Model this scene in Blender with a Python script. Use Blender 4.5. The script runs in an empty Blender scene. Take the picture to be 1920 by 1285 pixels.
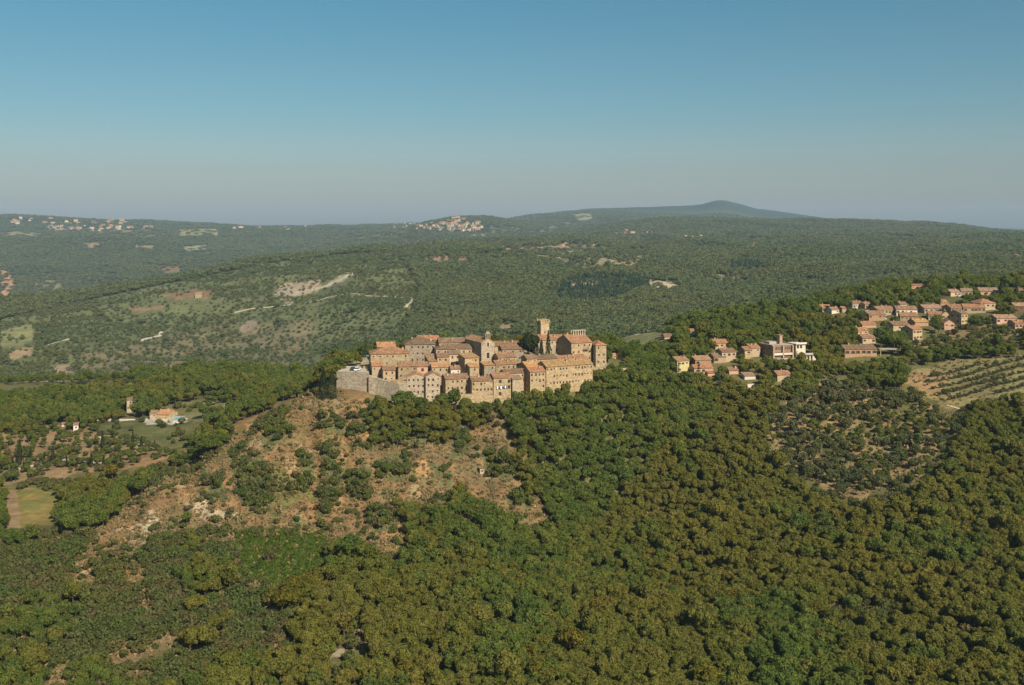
import bpy, bmesh, math, random
import numpy as np
from mathutils import Vector, Matrix

R = math.radians
SC = bpy.context.scene
COL = SC.collection

# ------------------------------------------------------------------ camera
F = 2000.0          # focal length in photograph pixels (photograph 1920 wide)
HZ = 430.0          # pixel row of the horizon
ZC = 200.0          # flying height of the camera above the datum
cam_d = bpy.data.cameras.new('camera')
cam = bpy.data.objects.new('camera', cam_d)
COL.objects.link(cam)
cam.location = (0, 0, ZC)
cam.rotation_euler = (R(90), 0, 0)
cam_d.sensor_fit = 'HORIZONTAL'
cam_d.sensor_width = 36.0
cam_d.lens = 36.0 * F / 1920.0
cam_d.shift_y = -(642.5 - HZ) / 1920.0
cam_d.clip_start = 1.0
cam_d.clip_end = 60000.0
SC.camera = cam

# ------------------------------------------------------------------ sky, sun, exposure
SUN_AZ, SUN_EL = R(149), R(37)
world = bpy.data.worlds.new('World')
SC.world = world
world.use_nodes = True
wn = world.node_tree
sky = wn.nodes.new('ShaderNodeTexSky')
sky.sky_type = 'NISHITA'
sky.sun_disc = False
sky.sun_elevation = SUN_EL
sky.sun_rotation = SUN_AZ
sky.altitude = 400
sky.air_density = 1.0
sky.dust_density = 1.8
sky.ozone_density = 2.2
tint = wn.nodes.new('ShaderNodeHueSaturation')
tint.inputs['Hue'].default_value = 0.474; tint.inputs['Saturation'].default_value = 1.42; tint.inputs['Value'].default_value = 1.0
wtc = wn.nodes.new('ShaderNodeTexCoord'); wsx = wn.nodes.new('ShaderNodeSeparateXYZ'); wmr = wn.nodes.new('ShaderNodeMapRange')
wn.links.new(wtc.outputs['Generated'], wsx.inputs[0]); wn.links.new(wsx.outputs['Z'], wmr.inputs['Value'])
wmr.inputs['From Min'].default_value = 0.0; wmr.inputs['From Max'].default_value = 0.10
wmr.inputs['To Min'].default_value = 0.80; wmr.inputs['To Max'].default_value = 1.32
wn.links.new(wmr.outputs[0], tint.inputs['Saturation'])
wn.links.new(sky.outputs[0], tint.inputs['Color'])
wn.links.new(tint.outputs[0], wn.nodes['Background'].inputs[0])
wn.nodes['Background'].inputs[1].default_value = 0.051
sun_d = bpy.data.lights.new('sun', 'SUN')
sun_d.energy = 4.4
sun_d.angle = R(0.5)
sun_d.color = (1.0, 0.91, 0.75)
sun = bpy.data.objects.new('sun', sun_d)
COL.objects.link(sun)
sv = Vector((math.sin(SUN_AZ) * math.cos(SUN_EL), math.cos(SUN_AZ) * math.cos(SUN_EL), math.sin(SUN_EL)))
sun.rotation_euler = sv.to_track_quat('Z', 'Y').to_euler()
sun.location = (200, -100, 700)
SC.view_settings.view_transform = 'Standard'
SC.view_settings.look = 'None'
SC.view_settings.exposure = 0.62
SC.view_settings.gamma = 1.0
try:
    SC.cycles.max_bounces = 5
    SC.cycles.diffuse_bounces = 3
    SC.cycles.transmission_bounces = 3
    SC.cycles.volume_bounces = 0
    SC.cycles.caustics_reflective = False
    SC.cycles.caustics_refractive = False
except Exception:
    pass

# ------------------------------------------------------------------ noise and curves
def hash2(ix, iy, seed):
    h = (ix.astype(np.int64) * 374761393 + iy.astype(np.int64) * 668265263 + seed * 974711) & 0xffffffff
    h = ((h ^ (h >> 13)) * 1274126177) & 0xffffffff
    h = h ^ (h >> 16)
    return (h & 0xffff) / 65535.0

def vnoise(x, y, seed=0):
    ix, iy = np.floor(x), np.floor(y)
    fx, fy = x - ix, y - iy
    ux, uy = fx * fx * fx * (fx * (fx * 6 - 15) + 10), fy * fy * fy * (fy * (fy * 6 - 15) + 10)
    a, b = hash2(ix, iy, seed), hash2(ix + 1, iy, seed)
    c, d = hash2(ix, iy + 1, seed), hash2(ix + 1, iy + 1, seed)
    return (a + (b - a) * ux) * (1 - uy) + (c + (d - c) * ux) * uy

def fbm(x, y, seed=0, octv=4):                      # about -1 .. 1
    x = np.asarray(x, float); y = np.asarray(y, float)
    v, a, t = 0.0, 1.0, 0.0
    for o in range(octv):
        v = v + a * (vnoise(x * 2 ** o + 17.3 * o, y * 2 ** o - 9.1 * o, seed + o) * 2 - 1)
        t += a; a *= 0.5
    return v / t * 1.5

def pchip(xk, yk, x):
    xk = np.asarray(xk, float); yk = np.asarray(yk, float)
    h = np.diff(xk)[:, None] if yk.ndim == 2 else np.diff(xk)
    dl = np.diff(yk, axis=0) / h
    m = np.zeros_like(yk)
    s = dl[:-1] * dl[1:] > 0
    w1 = 2 * h[1:] + h[:-1]; w2 = h[1:] + 2 * h[:-1]
    with np.errstate(all='ignore'):
        hm = (w1 + w2) / (w1 / dl[:-1] + w2 / dl[1:])
    m[1:-1] = np.where(s, hm, 0)
    m[0], m[-1] = dl[0], dl[-1]
    i = np.clip(np.searchsorted(xk, x) - 1, 0, len(xk) - 2)
    hh = (xk[1:] - xk[:-1])[i]
    t = np.clip((x - xk[i]) / hh, 0, 1)
    if yk.ndim == 2:
        t = t[:, None]; hh = hh[:, None]
    return ((1 + 2 * t) * (1 - t) ** 2 * yk[i] + t * (1 - t) ** 2 * hh * m[i]
            + t * t * (3 - 2 * t) * yk[i + 1] + t * t * (t - 1) * hh * m[i + 1])

# ------------------------------------------------------------------ terrain: heights (below the camera) on rows of equal distance
ROWS = {
 80:  "-600:-112 960:-118 2500:-112",
 200: "-600:-112 0:-116 960:-118 1600:-118 2500:-112",
 250: "-600:-112 0:-115 960:-117 1600:-118 2500:-110",
 300: "-600:-112 0:-113 600:-112 900:-114 1200:-117 1600:-117 1920:-112 2500:-106",
 340: "-600:-112 0:-112 130:-110.5 300:-108 450:-107 650:-107 800:-111 1000:-115 1200:-117 1500:-114 1700:-111 1920:-108 2500:-102",
 375: "-600:-112 0:-111 200:-105 330:-103 450:-101 600:-100 750:-102 900:-106 1050:-112 1150:-113 1250:-109 1350:-105.5 1500:-104.5 1700:-103 1920:-101 2500:-96",
 405: "-600:-112 0:-110.5 150:-109.5 250:-102 330:-94.5 450:-92 600:-91 750:-92 900:-96 1050:-106 1150:-114 1230:-114.5 1320:-109 1500:-102 1700:-97.5 1920:-94 2500:-90",
 430: "-600:-112 0:-110 200:-108 330:-98 470:-81 600:-78.5 750:-80 900:-84 1000:-87 1100:-96 1200:-103 1350:-100 1500:-95.5 1700:-91 1920:-87 2500:-82",
 455: "-600:-111 0:-108.5 250:-106 400:-96 520:-80 600:-70.5 700:-71 800:-72 900:-72.5 980:-73 1080:-77.5 1200:-90 1350:-92 1500:-88.5 1700:-85.5 1920:-80 2500:-74",
 480: "-600:-110 0:-107 300:-103.5 450:-95 560:-80 620:-67.5 700:-65.5 900:-64.5 1000:-65 1100:-67.5 1180:-75 1300:-83 1450:-81 1600:-80 1750:-78 1920:-72 2500:-66",
 510: "-600:-108 0:-105 300:-101 450:-94 560:-83 620:-66 700:-60 800:-59 1000:-57.5 1100:-58 1150:-64 1250:-72 1400:-72 1600:-73 1750:-72 1920:-66 2500:-60",
 540: "-600:-106 0:-103.5 300:-99.8 450:-93 560:-86 650:-70 750:-64 900:-62 1100:-60 1200:-66 1300:-66.5 1450:-66 1600:-67 1750:-66 1920:-60 2500:-54",
 600: "-600:-104 0:-101 150:-100.5 300:-98 450:-92 600:-92 700:-90 900:-88 1050:-80 1150:-72 1200:-68 1300:-62 1400:-61 1500:-59 1600:-57 1700:-56.5 1800:-55 1920:-52 2500:-44",
 680: "-600:-103 0:-100 300:-96 450:-93 600:-100 800:-112 1000:-100 1100:-86 1200:-70 1300:-62 1400:-57 1550:-53 1700:-47 1800:-46 1920:-44 2500:-36",
 800: "-600:-116 0:-120 300:-118 450:-120 600:-125 800:-128 1000:-115 1100:-95 1200:-79 1280:-77 1400:-66 1500:-60 1600:-50 1700:-44.5 1800:-43 1920:-41 2500:-34",
 900: "-600:-130 0:-134 230:-131 450:-130 800:-132 1000:-118 1100:-101 1200:-89 1300:-84 1400:-76 1500:-74 1600:-66 1700:-56 1800:-52 1920:-49 2500:-40",
 1000: "-600:-140 300:-138 600:-137 800:-130 900:-124 1000:-116 1100:-108 1200:-102 1400:-90 1500:-92 1600:-85 1700:-70 1800:-65 1920:-60 2500:-50",
 1300: "-600:-140 0:-135 200:-130 400:-123 600:-115 800:-110 1000:-103 1200:-97 1400:-90 1500:-82 1600:-78 1750:-66 1920:-58 2500:-44",
 1700: "-600:-128 0:-122 200:-113 333:-100 500:-92 650:-87 850:-84 1000:-84 1200:-80 1400:-76 1600:-72 1800:-60 1920:-55 2500:-40",
 2100: "-600:-150 0:-140 150:-128 250:-118 333:-100 500:-72 650:-65 800:-62 1000:-66 1200:-66 1400:-62 1600:-60 1800:-50 1920:-46 2500:-34",
 2500: "-600:-200 0:-190 250:-180 400:-140 500:-95 640:-57 800:-45 1000:-52 1200:-52 1400:-50 1700:-44 1920:-38 2500:-28",
 3200: "-600:-205 0:-200 250:-195 450:-170 600:-140 750:-75 850:-50 1000:-44 1300:-40 1600:-36 1920:-28 2500:-20",
 4200: "-600:-120 0:-120 250:-115 450:-110 600:-95 750:-65 850:-50 1000:-35 1150:-22 1300:-10 1600:-5 1700:0 1920:-14 2500:-40",
 5200: "-600:-20 0:-35 250:-35 400:-60 550:-62 700:-40 780:-20 850:-8 950:-10 1000:-5 1150:20 1280:50 1400:50 1500:41 1640:46 1720:40 1800:25 1860:0 1920:-26 2100:-60 2500:-70",
 6000: "-600:20 0:0 250:-5 450:-20 600:-30 700:-5 760:20 810:58 860:71 900:67 940:40 1000:0 1150:0 1300:20 1500:20 1640:20 1800:0 1920:-40 2500:-80",
 7500: "-600:120 0:103 100:95 200:68 300:56 400:38 500:20 600:15 700:20 760:30 900:30 940:50 1000:75 1060:90 1150:90 1300:60 1500:0 1640:-20 1920:-60 2500:-80",
 11000: "-600:60 300:60 500:27 600:30 700:45 760:66 820:66 940:90 1000:137 1060:170 1120:203 1200:220 1260:231 1300:242 1350:292 1380:262 1420:196 1480:156 1550:106 1600:60 1700:20 1920:0 2500:0",
 13500: "-600:-20 960:-10 2500:-20",
 15000: "-600:-40 2500:-40",
}
RY = np.array(sorted(ROWS), float)
NS = 901
S_GRID = np.linspace(-0.9, 0.9, NS)
PX_GRID = 960 + F * S_GRID
tab = []
for yk in sorted(ROWS):
    k = [tuple(float(v) for v in t.split(':')) for t in ROWS[yk].split()]
    if len(k) == 2:
        tab.append(np.interp(PX_GRID, [a for a, b in k], [b for a, b in k]))
    else:
        xs = np.array([a for a, b in k]); zs = np.array([b for a, b in k])
        tab.append(pchip(xs, zs, np.clip(PX_GRID, xs[0], xs[-1])))
tab = np.array(tab)
LY = np.concatenate([np.linspace(math.log(80), math.log(240), 60, endpoint=False),
                     np.linspace(math.log(240), math.log(620), 290, endpoint=False),
                     np.linspace(math.log(620), math.log(1500), 150, endpoint=False),
                     np.linspace(math.log(1500), math.log(15000), 290)])
YG = np.exp(LY)
Z = pchip(np.log(RY), tab, LY)                      # rows x columns
XX = YG[:, None] * S_GRID[None, :]
YY = np.repeat(YG[:, None], NS, 1)

def sstep(a, b, v):
    t = np.clip((v - a) / (b - a), 0, 1)
    return t * t * (3 - 2 * t)
PXX = np.repeat(PX_GRID[None, :], len(YG), 0)
old = (sstep(610, 660, PXX) * (1 - sstep(1140, 1200, PXX)) * sstep(440, 452, YY) * (1 - sstep(520, 545, YY)))
slope = sstep(150, 330, PXX) * (1 - sstep(1000, 1080, PXX)) * sstep(345, 385, YY) * (1 - sstep(440, 456, YY))
Z += fbm(XX / 28, YY / 28, 3) * (0.9 - 0.7 * old) * (1 - sstep(900, 1500, YY))
Z += slope * (-np.abs(fbm(XX / 13 + YY / 60, YY / 60, 11, 3)) * 4.6 + 1.5 + fbm(XX / 5, YY / 5, 19, 3) * 0.7)
Z += (7 - 21 * np.abs(fbm(XX / 290 + YY / 600, YY / 420, 15, 4))) * sstep(850, 1300, YY) * (1 - sstep(3500, 5000, YY))
Z += fbm(XX / 170, YY / 170, 5, 5) * 9 * sstep(750, 1500, YY) * (1 - sstep(3500, 5500, YY) * 0.5)
Z += fbm(XX / 620, YY / 620, 7, 5) * 22 * sstep(2200, 6000, YY) * (1 - 0.4 * sstep(6500, 9000, YY))
Z -= 9 * sstep(3600, 5000, YY) * (1 - sstep(8000, 9000, YY))
Z += ZC

def ter(x, y):
    x = np.asarray(x, float); y = np.asarray(y, float)
    ly = np.log(np.clip(y, 80.01, 14990))
    r = np.interp(ly, LY, np.arange(len(LY)))
    c = np.clip((x / np.maximum(y, 1) + 0.9) / 1.8 * (NS - 1), 0, NS - 1.001)
    i = np.clip(r.astype(int), 0, len(LY) - 2); j = c.astype(int)
    fr, fc = r - i, c - j
    return (Z[i, j] * (1 - fc) + Z[i, j + 1] * fc) * (1 - fr) + (Z[i + 1, j] * (1 - fc) + Z[i + 1, j + 1] * fc) * fr

def tz(x, y):
    return float(ter(np.array([x]), np.array([y]))[0])

def pix(x, y, z):
    return 960 + F * x / y, HZ - F * (z - ZC) / y

def hit(px, py, ymin=150.0):
    """where the line of sight through a photograph pixel first meets the ground"""
    s = (px - 960) / F
    ys = YG[YG > ymin]
    zt = ter(s * ys, ys)
    g = HZ - F * (zt - ZC) / ys
    k = np.argmax(g <= py)
    if not (g <= py).any():
        k = len(ys) - 1
    if k == 0:
        y = ys[0]
    else:
        t = (g[k - 1] - py) / max(g[k - 1] - g[k], 1e-6)
        y = ys[k - 1] + (ys[k] - ys[k - 1]) * min(max(t, 0), 1)
    return s * y, y, tz(s * y, y)

def inpoly(px, py, poly):
    px = np.asarray(px, float); py = np.asarray(py, float)
    r = np.zeros(px.shape, bool)
    n = len(poly)
    for i in range(n):
        x1, y1 = poly[i]; x2, y2 = poly[(i + 1) % n]
        if y1 == y2:
            continue
        c = ((y1 > py) != (y2 > py)) & (px < (x2 - x1) * (py - y1) / (y2 - y1) + x1)
        r ^= c
    return r

# ------------------------------------------------------------------ land cover: outlines of the patches of ground
BROWN = [(596, 721), (640, 726), (690, 734), (712, 790), (700, 850), (770, 835), (830, 850), (848, 800), (878, 806), (900, 790), (950, 795),
         (955, 832), (925, 862), (990, 886), (960, 908), (1032, 940), (1042, 968), (985, 972), (955, 955), (900, 930), (850, 905), (830, 935), (770, 935), (760, 1010),
         (740, 1035), (690, 1020), (640, 1000), (560, 1005), (470, 990), (440, 985), (400, 985), (340, 950), (300, 985), (270, 1015),
         (200, 1010), (150, 1085), (130, 1085), (180, 1000), (260, 930), (320, 885), (400, 860), (440, 800), (520, 765)]
THICKETS = [[(430, 855), (470, 845), (500, 870), (515, 920), (505, 965), (470, 960), (440, 920)],
            [(598, 850), (622, 835), (640, 880), (633, 930), (615, 970), (597, 965)],
            [(655, 785), (720, 765), (850, 772), (845, 830), (770, 835), (700, 850), (665, 830)],
            [(480, 790), (530, 780), (550, 800), (535, 830), (490, 848)], [(600, 775), (660, 785), (648, 820), (604, 808)],
            [(540, 900), (580, 905), (575, 930), (540, 925)], [(800, 868), (852, 880), (846, 908), (812, 900)], [(905, 852), (960, 858), (1002, 902), (962, 908), (915, 890)],
            [(700, 862), (762, 858), (764, 900), (712, 902)], [(940, 928), (1004, 930), (990, 962)], [(640, 890), (692, 880), (702, 932), (655, 940)], [(556, 848), (590, 850), (585, 892), (560, 886)], [(380, 900), (415, 890), (425, 930), (390, 935)], [(690, 960), (740, 950), (745, 1000), (700, 1000)], [(850, 770), (880, 775), (878, 850), (850, 860)]]
MEADOW = [(445, 1005), (540, 998), (610, 1008), (614, 1055), (560, 1085), (500, 1090), (450, 1070)]
FIELD = [(8, 918), (60, 913), (117, 930), (102, 985), (12, 990)]
LAWN = [(175, 792), (355, 788), (365, 830), (300, 838), (190, 815)]
LAWN2 = [(300, 765), (340, 752), (445, 752), (440, 775), (360, 790)]
DRIVE = [(0, 815), (150, 798), (290, 835), (340, 860), (215, 885), (90, 890), (0, 915)]
VINES = [(1690, 706), (1760, 682), (1920, 664), (2030, 656), (2030, 750), (1920, 745), (1850, 742), (1785, 768), (1740, 748)]
SCRUB = [(1690, 662), (1740, 632), (1850, 600), (1925, 620), (1925, 645), (1850, 655), (1750, 674)]
GROVE = [(1430, 800), (1470, 765), (1560, 722), (1700, 738), (1770, 770), (1825, 790), (1765, 850), (1720, 905), (1650, 925),
         (1590, 935), (1480, 880)]
CLEAR = [[(1796, 1188), (1822, 1183), (1826, 1207), (1800, 1212)], [(200, 1228), (300, 1185), (360, 1172), (305, 1215), (215, 1248)],
         [(648, 1182), (690, 1168), (684, 1215), (660, 1220)], [(60, 1270), (150, 1245), (120, 1290)], [(230, 1050), (270, 1060), (280, 1130), (250, 1110)]]
ROCKS = [[(330, 945), (385, 932), (442, 965), (430, 985), (370, 972)], [(200, 1002), (290, 955), (302, 980), (270, 1015)],
         [(610, 1218), (648, 1214), (640, 1240), (615, 1240)], [(150, 1040), (165, 1045), (150, 1085), (133, 1085)]]
EARTH = [[(655, 785), (705, 795), (695, 832), (655, 822)], [(455, 795), (492, 800), (488, 822), (460, 815)], [(345, 925), (370, 930), (360, 945), (340, 940)],
         [(640, 740), (690, 752), (688, 782), (640, 765)], [(545, 995), (600, 990), (620, 1005), (560, 1010)], [(780, 860), (800, 870), (798, 900), (778, 890)],
         [(655, 860), (672, 858), (668, 876), (655, 874)]]
RAVINE = [(955, 770), (1090, 700), (1140, 690), (1250, 692), (1335, 735), (1340, 790), (1240, 850), (1190, 900), (1130, 965), (1065, 1000), (1040, 935), (1000, 880), (965, 840)]
GULLY = [(800, 905), (880, 860), (905, 935), (1000, 985), (1050, 1000), (1040, 1050), (930, 1060), (850, 1010), (770, 960)]
YELLOWS = [(495, 1090), (545, 1075), (585, 1085), (585, 1125), (520, 1130)]
MIDHILL = [(0, 730), (0, 600), (230, 550), (500, 496), (640, 478), (745, 472), (790, 540), (750, 640), (640, 690), (560, 715), (200, 722)]
BACKFIELD = [(1130, 640), (1160, 627), (1268, 619), (1262, 634), (1195, 648)]
# (outline, nearest, farthest, ground colour, roughness of the outline in pixels, share of trees kept)
FAR = [
 ([(90, 690), (250, 640), (420, 610), (600, 600), (560, 690), (300, 704)], 800, 2600, (.160, .135, .074), 16, .8),
 ([(300, 549), (360, 543), (405, 545), (390, 558), (330, 561)], 1000, 2900, (.20, .135, .075), 3, 0),
 ([(240, 578), (300, 573), (312, 579), (250, 585)], 1000, 2900, (.22, .15, .09), 3, 0),
 ([(505, 548), (560, 525), (605, 535), (585, 548), (540, 565)], 900, 2900, (.34, .27, .19), 8, .3),
 ([(585, 545), (655, 510), (668, 512), (600, 548)], 900, 2900, (.32, .28, .18), 5, .1),
 ([(450, 605), (490, 598), (485, 622), (455, 620)], 900, 2900, (.26, .20, .14), 8, .3),
 ([(100, 690), (130, 680), (140, 700), (105, 705)], 800, 2900, (.30, .22, .15), 5, .2),
 ([(0, 502), (22, 510), (30, 530), (15, 560), (0, 562)], 900, 6000, (.38, .22, .12), 5, 0),
 ([(0, 618), (62, 608), (66, 640), (0, 652)], 800, 3000, (.20, .20, .09), 5, .1),
 ([(15, 662), (62, 652), (58, 668), (15, 673)], 800, 3000, (.28, .21, .13), 3, 0),
 ([(60, 520), (120, 515), (115, 545), (65, 550)], 1500, 5000, (.18, .17, .09), 8, .4),
 ([(788, 484), (822, 479), (886, 480), (882, 490), (830, 489), (800, 490)], 1500, 6000, (.25, .165, .11), 3, .15),
 ([(940, 466), (1000, 462), (1110, 457), (1145, 462), (1010, 474), (950, 472)], 1500, 6000, (.27, .195, .125), 5, .2),
 ([(985, 472), (1140, 468), (1240, 480), (1200, 496), (1110, 502), (1060, 488), (1000, 478)], 1500, 6000, (.26, .215, .125), 10, .3),
 ([(330, 430), (410, 427), (412, 441), (335, 441)], 3500, 9000, (.26, .23, .10), 3, 0),
 ([(160, 425), (250, 428), (330, 438), (330, 446), (180, 440)], 3500, 9000, (.15, .15, .07), 4, .3),
 ([(0, 436), (80, 432), (80, 441), (0, 444)], 3500, 9000, (.22, .20, .10), 3, .2),
 ([(160, 455), (190, 455), (190, 463), (160, 463)], 3500, 9000, (.25, .17, .11), 3, 0),
 ([(250, 458), (290, 460), (290, 466), (250, 464)], 3500, 9000, (.25, .18, .12), 3, 0),
 ([(300, 502), (335, 498), (345, 508), (310, 512)], 2500, 9000, (.22, .14, .08), 3, .1),
 ([(340, 462), (390, 458), (388, 468), (345, 470)], 2500, 9000, (.24, .22, .13), 3, .1),
 ([(1070, 401), (1108, 400), (1115, 409), (1090, 416)], 5000, 14000, (.24, .215, .14), 2, 0),
 ([(985, 432), (1050, 420), (1085, 412), (1062, 430), (1000, 436)], 5000, 14000, (.15, .155, .095), 4, .3),
 ([(880, 428), (980, 425), (980, 434), (890, 436)], 5000, 14000, (.14, .145, .085), 4, .4),
 ([(1215, 524), (1265, 530), (1275, 536), (1240, 542), (1218, 535)], 900, 4000, (.36, .30, .21), 3, .3),
 ([(1320, 520), (1390, 512), (1400, 525), (1330, 528)], 900, 4000, (.18, .165, .10), 5, .5),
 ([(925, 615), (945, 607), (968, 606), (965, 612), (940, 618)], 700, 4000, (.30, .21, .14), 2, 0),
 ([(1700, 462), (1760, 458), (1760, 466), (1700, 468)], 1800, 6000, (.14, .17, .06), 4, .3),
 ([(720, 470), (760, 452), (770, 458), (735, 476)], 1800, 6000, (.18, .16, .09), 4, .4),
 ([(640, 440), (760, 430), (790, 440), (660, 450)], 3500, 9000, (.13, .135, .075), 5, .5),
]
CONIFERS = [(1065, 528), (1120, 517), (1232, 525), (1222, 542), (1130, 570), (1050, 567), (1035, 548)]
CONIFERS2 = [(1365, 497), (1390, 492), (1425, 500), (1420, 510), (1375, 508)]

def jit(x, y, amp, sc, seed):
    return fbm(x / sc, y / sc, seed, 4) * amp, fbm(x / sc, y / sc, seed + 50, 4) * amp

# ground colour of every vertex (true colour of soil, grass and rock)
GPX, GPY = PXX, HZ - F * (Z - ZC) / YY
CG = np.zeros(Z.shape + (3,))
CG[:] = (.125, .115, .046)
farm = sstep(700, 1200, YY)[..., None]
CG[:] = CG * (1 - farm) + np.array((.105, .118, .052)) * farm
far_m = sstep(8000, 9500, YY)[..., None]
CG[:] = CG * (1 - far_m) + np.array((.030, .048, .030)) * far_m
def paint(poly, col, amp=6, ymin=150, ymax=640, sc=None, seed=1):
    bx = [p[0] for p in poly]; by = [p[1] for p in poly]
    m = (GPX > min(bx) - 40) & (GPX < max(bx) + 40) & (GPY > min(by) - 40) & (GPY < max(by) + 40) & (YY > ymin) & (YY < ymax)
    if not m.any():
        return
    x, y = XX[m], YY[m]
    s0 = sc or max(8.0, amp * np.median(y) / F * 3)
    jx, jy = jit(x, y, amp, s0, seed)
    k = np.mean(inpoly(GPX[m] + jx, GPY[m] + jy, poly)[None], 0)
    v = CG[m]
    n = (1 + 0.14 * fbm(x / s0 * 1.7, y / s0 * 1.7, 31, 3))[:, None]
    CG[m] = np.where(k[:, None] > 0.5, np.array(col) * n, v)
def mixnoise(poly, col, th, sc, amp=6, ymin=150, ymax=640, seed=5):
    m = inpoly(GPX, GPY, poly) & (YY > ymin) & (YY < ymax)
    x, y = XX[m], YY[m]
    k = np.clip((fbm(x / sc, y / sc, seed, 4) - th) * 3, 0, 1)[:, None]
    CG[m] = CG[m] * (1 - k) + np.array(col) * k
LOWLEFT = [(-200, 1020), (140, 1000), (330, 1000), (440, 1095), (560, 1135), (600, 1300), (-200, 1300)]
paint(LOWLEFT, (.150, .130, .055), 20)
paint([(1540, 1120), (1640, 1112), (1735, 1135), (1700, 1180), (1570, 1180)], (.17, .125, .062), 20)
paint([(-40, 721), (240, 714), (245, 731), (-40, 737)], (.21, .185, .095), 4, 800, 1010)
paint(MIDHILL, (.118, .128, .058), 12, 800, 2700)
for poly, y0, y1, c, a, kk in FAR:
    paint(poly, c, a, y0, y1)
paint(BACKFIELD, (.20, .19, .085), 3, 600, 1500)
RING = [(560, 712), (640, 722), (760, 738), (980, 765), (1090, 960), (1030, 1030), (900, 1000), (770, 1060), (620, 1110), (430, 1110), (110, 1120), (100, 1060), (300, 865), (440, 775)]
paint(RING, (.165, .128, .058), 14)
paint(BROWN, (.225, .138, .066), 18)
mixnoise(BROWN, (.165, .122, .058), 0.0, 11, seed=41)
mixnoise(BROWN, (.265, .157, .075), 0.2, 16, seed=42)
mixnoise(BROWN, (.30, .215, .115), 0.4, 7, seed=43)
mixnoise(BROWN, (.13, .13, .045), 0.25, 9, seed=44)
for p in THICKETS: paint(p, (.10, .11, .045), 8)
for p in EARTH: paint(p, (.33, .195, .088), 8)
for p in ROCKS: paint(p, (.34, .27, .175), 12)
paint(MEADOW, (.062, .082, .014), 18)
mixnoise(MEADOW, (.085, .095, .020), 0.0, 7, seed=46)
paint(FIELD, (.22, .165, .055), 3)
mixnoise(FIELD, (.17, .16, .05), 0.0, 7, seed=47)
paint([(8, 918), (30, 917), (40, 990), (12, 990)], (.27, .185, .10), 2)
paint(LAWN, (.120, .118, .045), 5, 300, 700)
paint(LAWN2, (.17, .155, .065), 6, 300, 700)
paint(DRIVE, (.25, .165, .085), 12, 300, 700)
paint(VINES, (.205, .178, .078), 5, 300, 640)
paint(SCRUB, (.20, .15, .075), 8, 400, 900)
paint(GROVE, (.255, .175, .082), 16, 300, 640)
mixnoise(GROVE, (.12, .12, .045), 0.05, 12, seed=48)
paint([(265, 786), (300, 783), (345, 782), (352, 793), (275, 797)], (.46, .40, .32), 3, 300, 700)
paint([(1690, 712), (1740, 695), (1790, 700), (1760, 740), (1730, 740)], (.27, .185, .095), 6, 300, 640)
for p in CLEAR: paint(p, (.20, .145, .075), 14)
paint([(640, 690), (690, 665), (720, 640), (1130, 630), (1140, 690), (1110, 720), (960, 745), (830, 750), (745, 745), (640, 725)], (.30, .24, .155), 3, 448, 528)

# ------------------------------------------------------------------ materials
def new_mat(name):
    m = bpy.data.materials.new(name); m.use_nodes = True
    nt = m.node_tree
    b = nt.nodes['Principled BSDF']
    b.inputs['Roughness'].default_value = 0.9
    b.inputs['Specular IOR Level'].default_value = 0.15
    return m, nt, b

def nd(nt, t, **kw):
    n = nt.nodes.new(t)
    for k, v in kw.items():
        setattr(n, k, v)
    return n

def ramp(nt, src, stops):
    r = nd(nt, 'ShaderNodeValToRGB')
    e = r.color_ramp.elements
    while len(e) < len(stops):
        e.new(0.5)
    for i, (p, c) in enumerate(stops):
        e[i].position = p
        e[i].color = (c[0], c[1], c[2], 1) if not isinstance(c, (int, float)) else (c, c, c, 1)
    nt.links.new(src, r.inputs[0])
    return r.outputs[0]

def noise(nt, vec, scale, detail=4, rough=0.55):
    n = nd(nt, 'ShaderNodeTexNoise')
    n.inputs['Scale'].default_value = scale
    n.inputs['Detail'].default_value = detail
    n.inputs['Roughness'].default_value = rough
    nt.links.new(vec, n.inputs['Vector'])
    return n.outputs['Fac']

def mixc(nt, fac, a, b, mode='MIX'):
    m = nd(nt, 'ShaderNodeMix', data_type='RGBA', blend_type=mode)
    for s, v in ((m.inputs[0], fac), (m.inputs[6], a), (m.inputs[7], b)):
        if isinstance(v, (int, float)):
            s.default_value = v
        elif isinstance(v, tuple):
            s.default_value = (v[0], v[1], v[2], 1)
        else:
            nt.links.new(v, s)
    return m.outputs[2]

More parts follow.
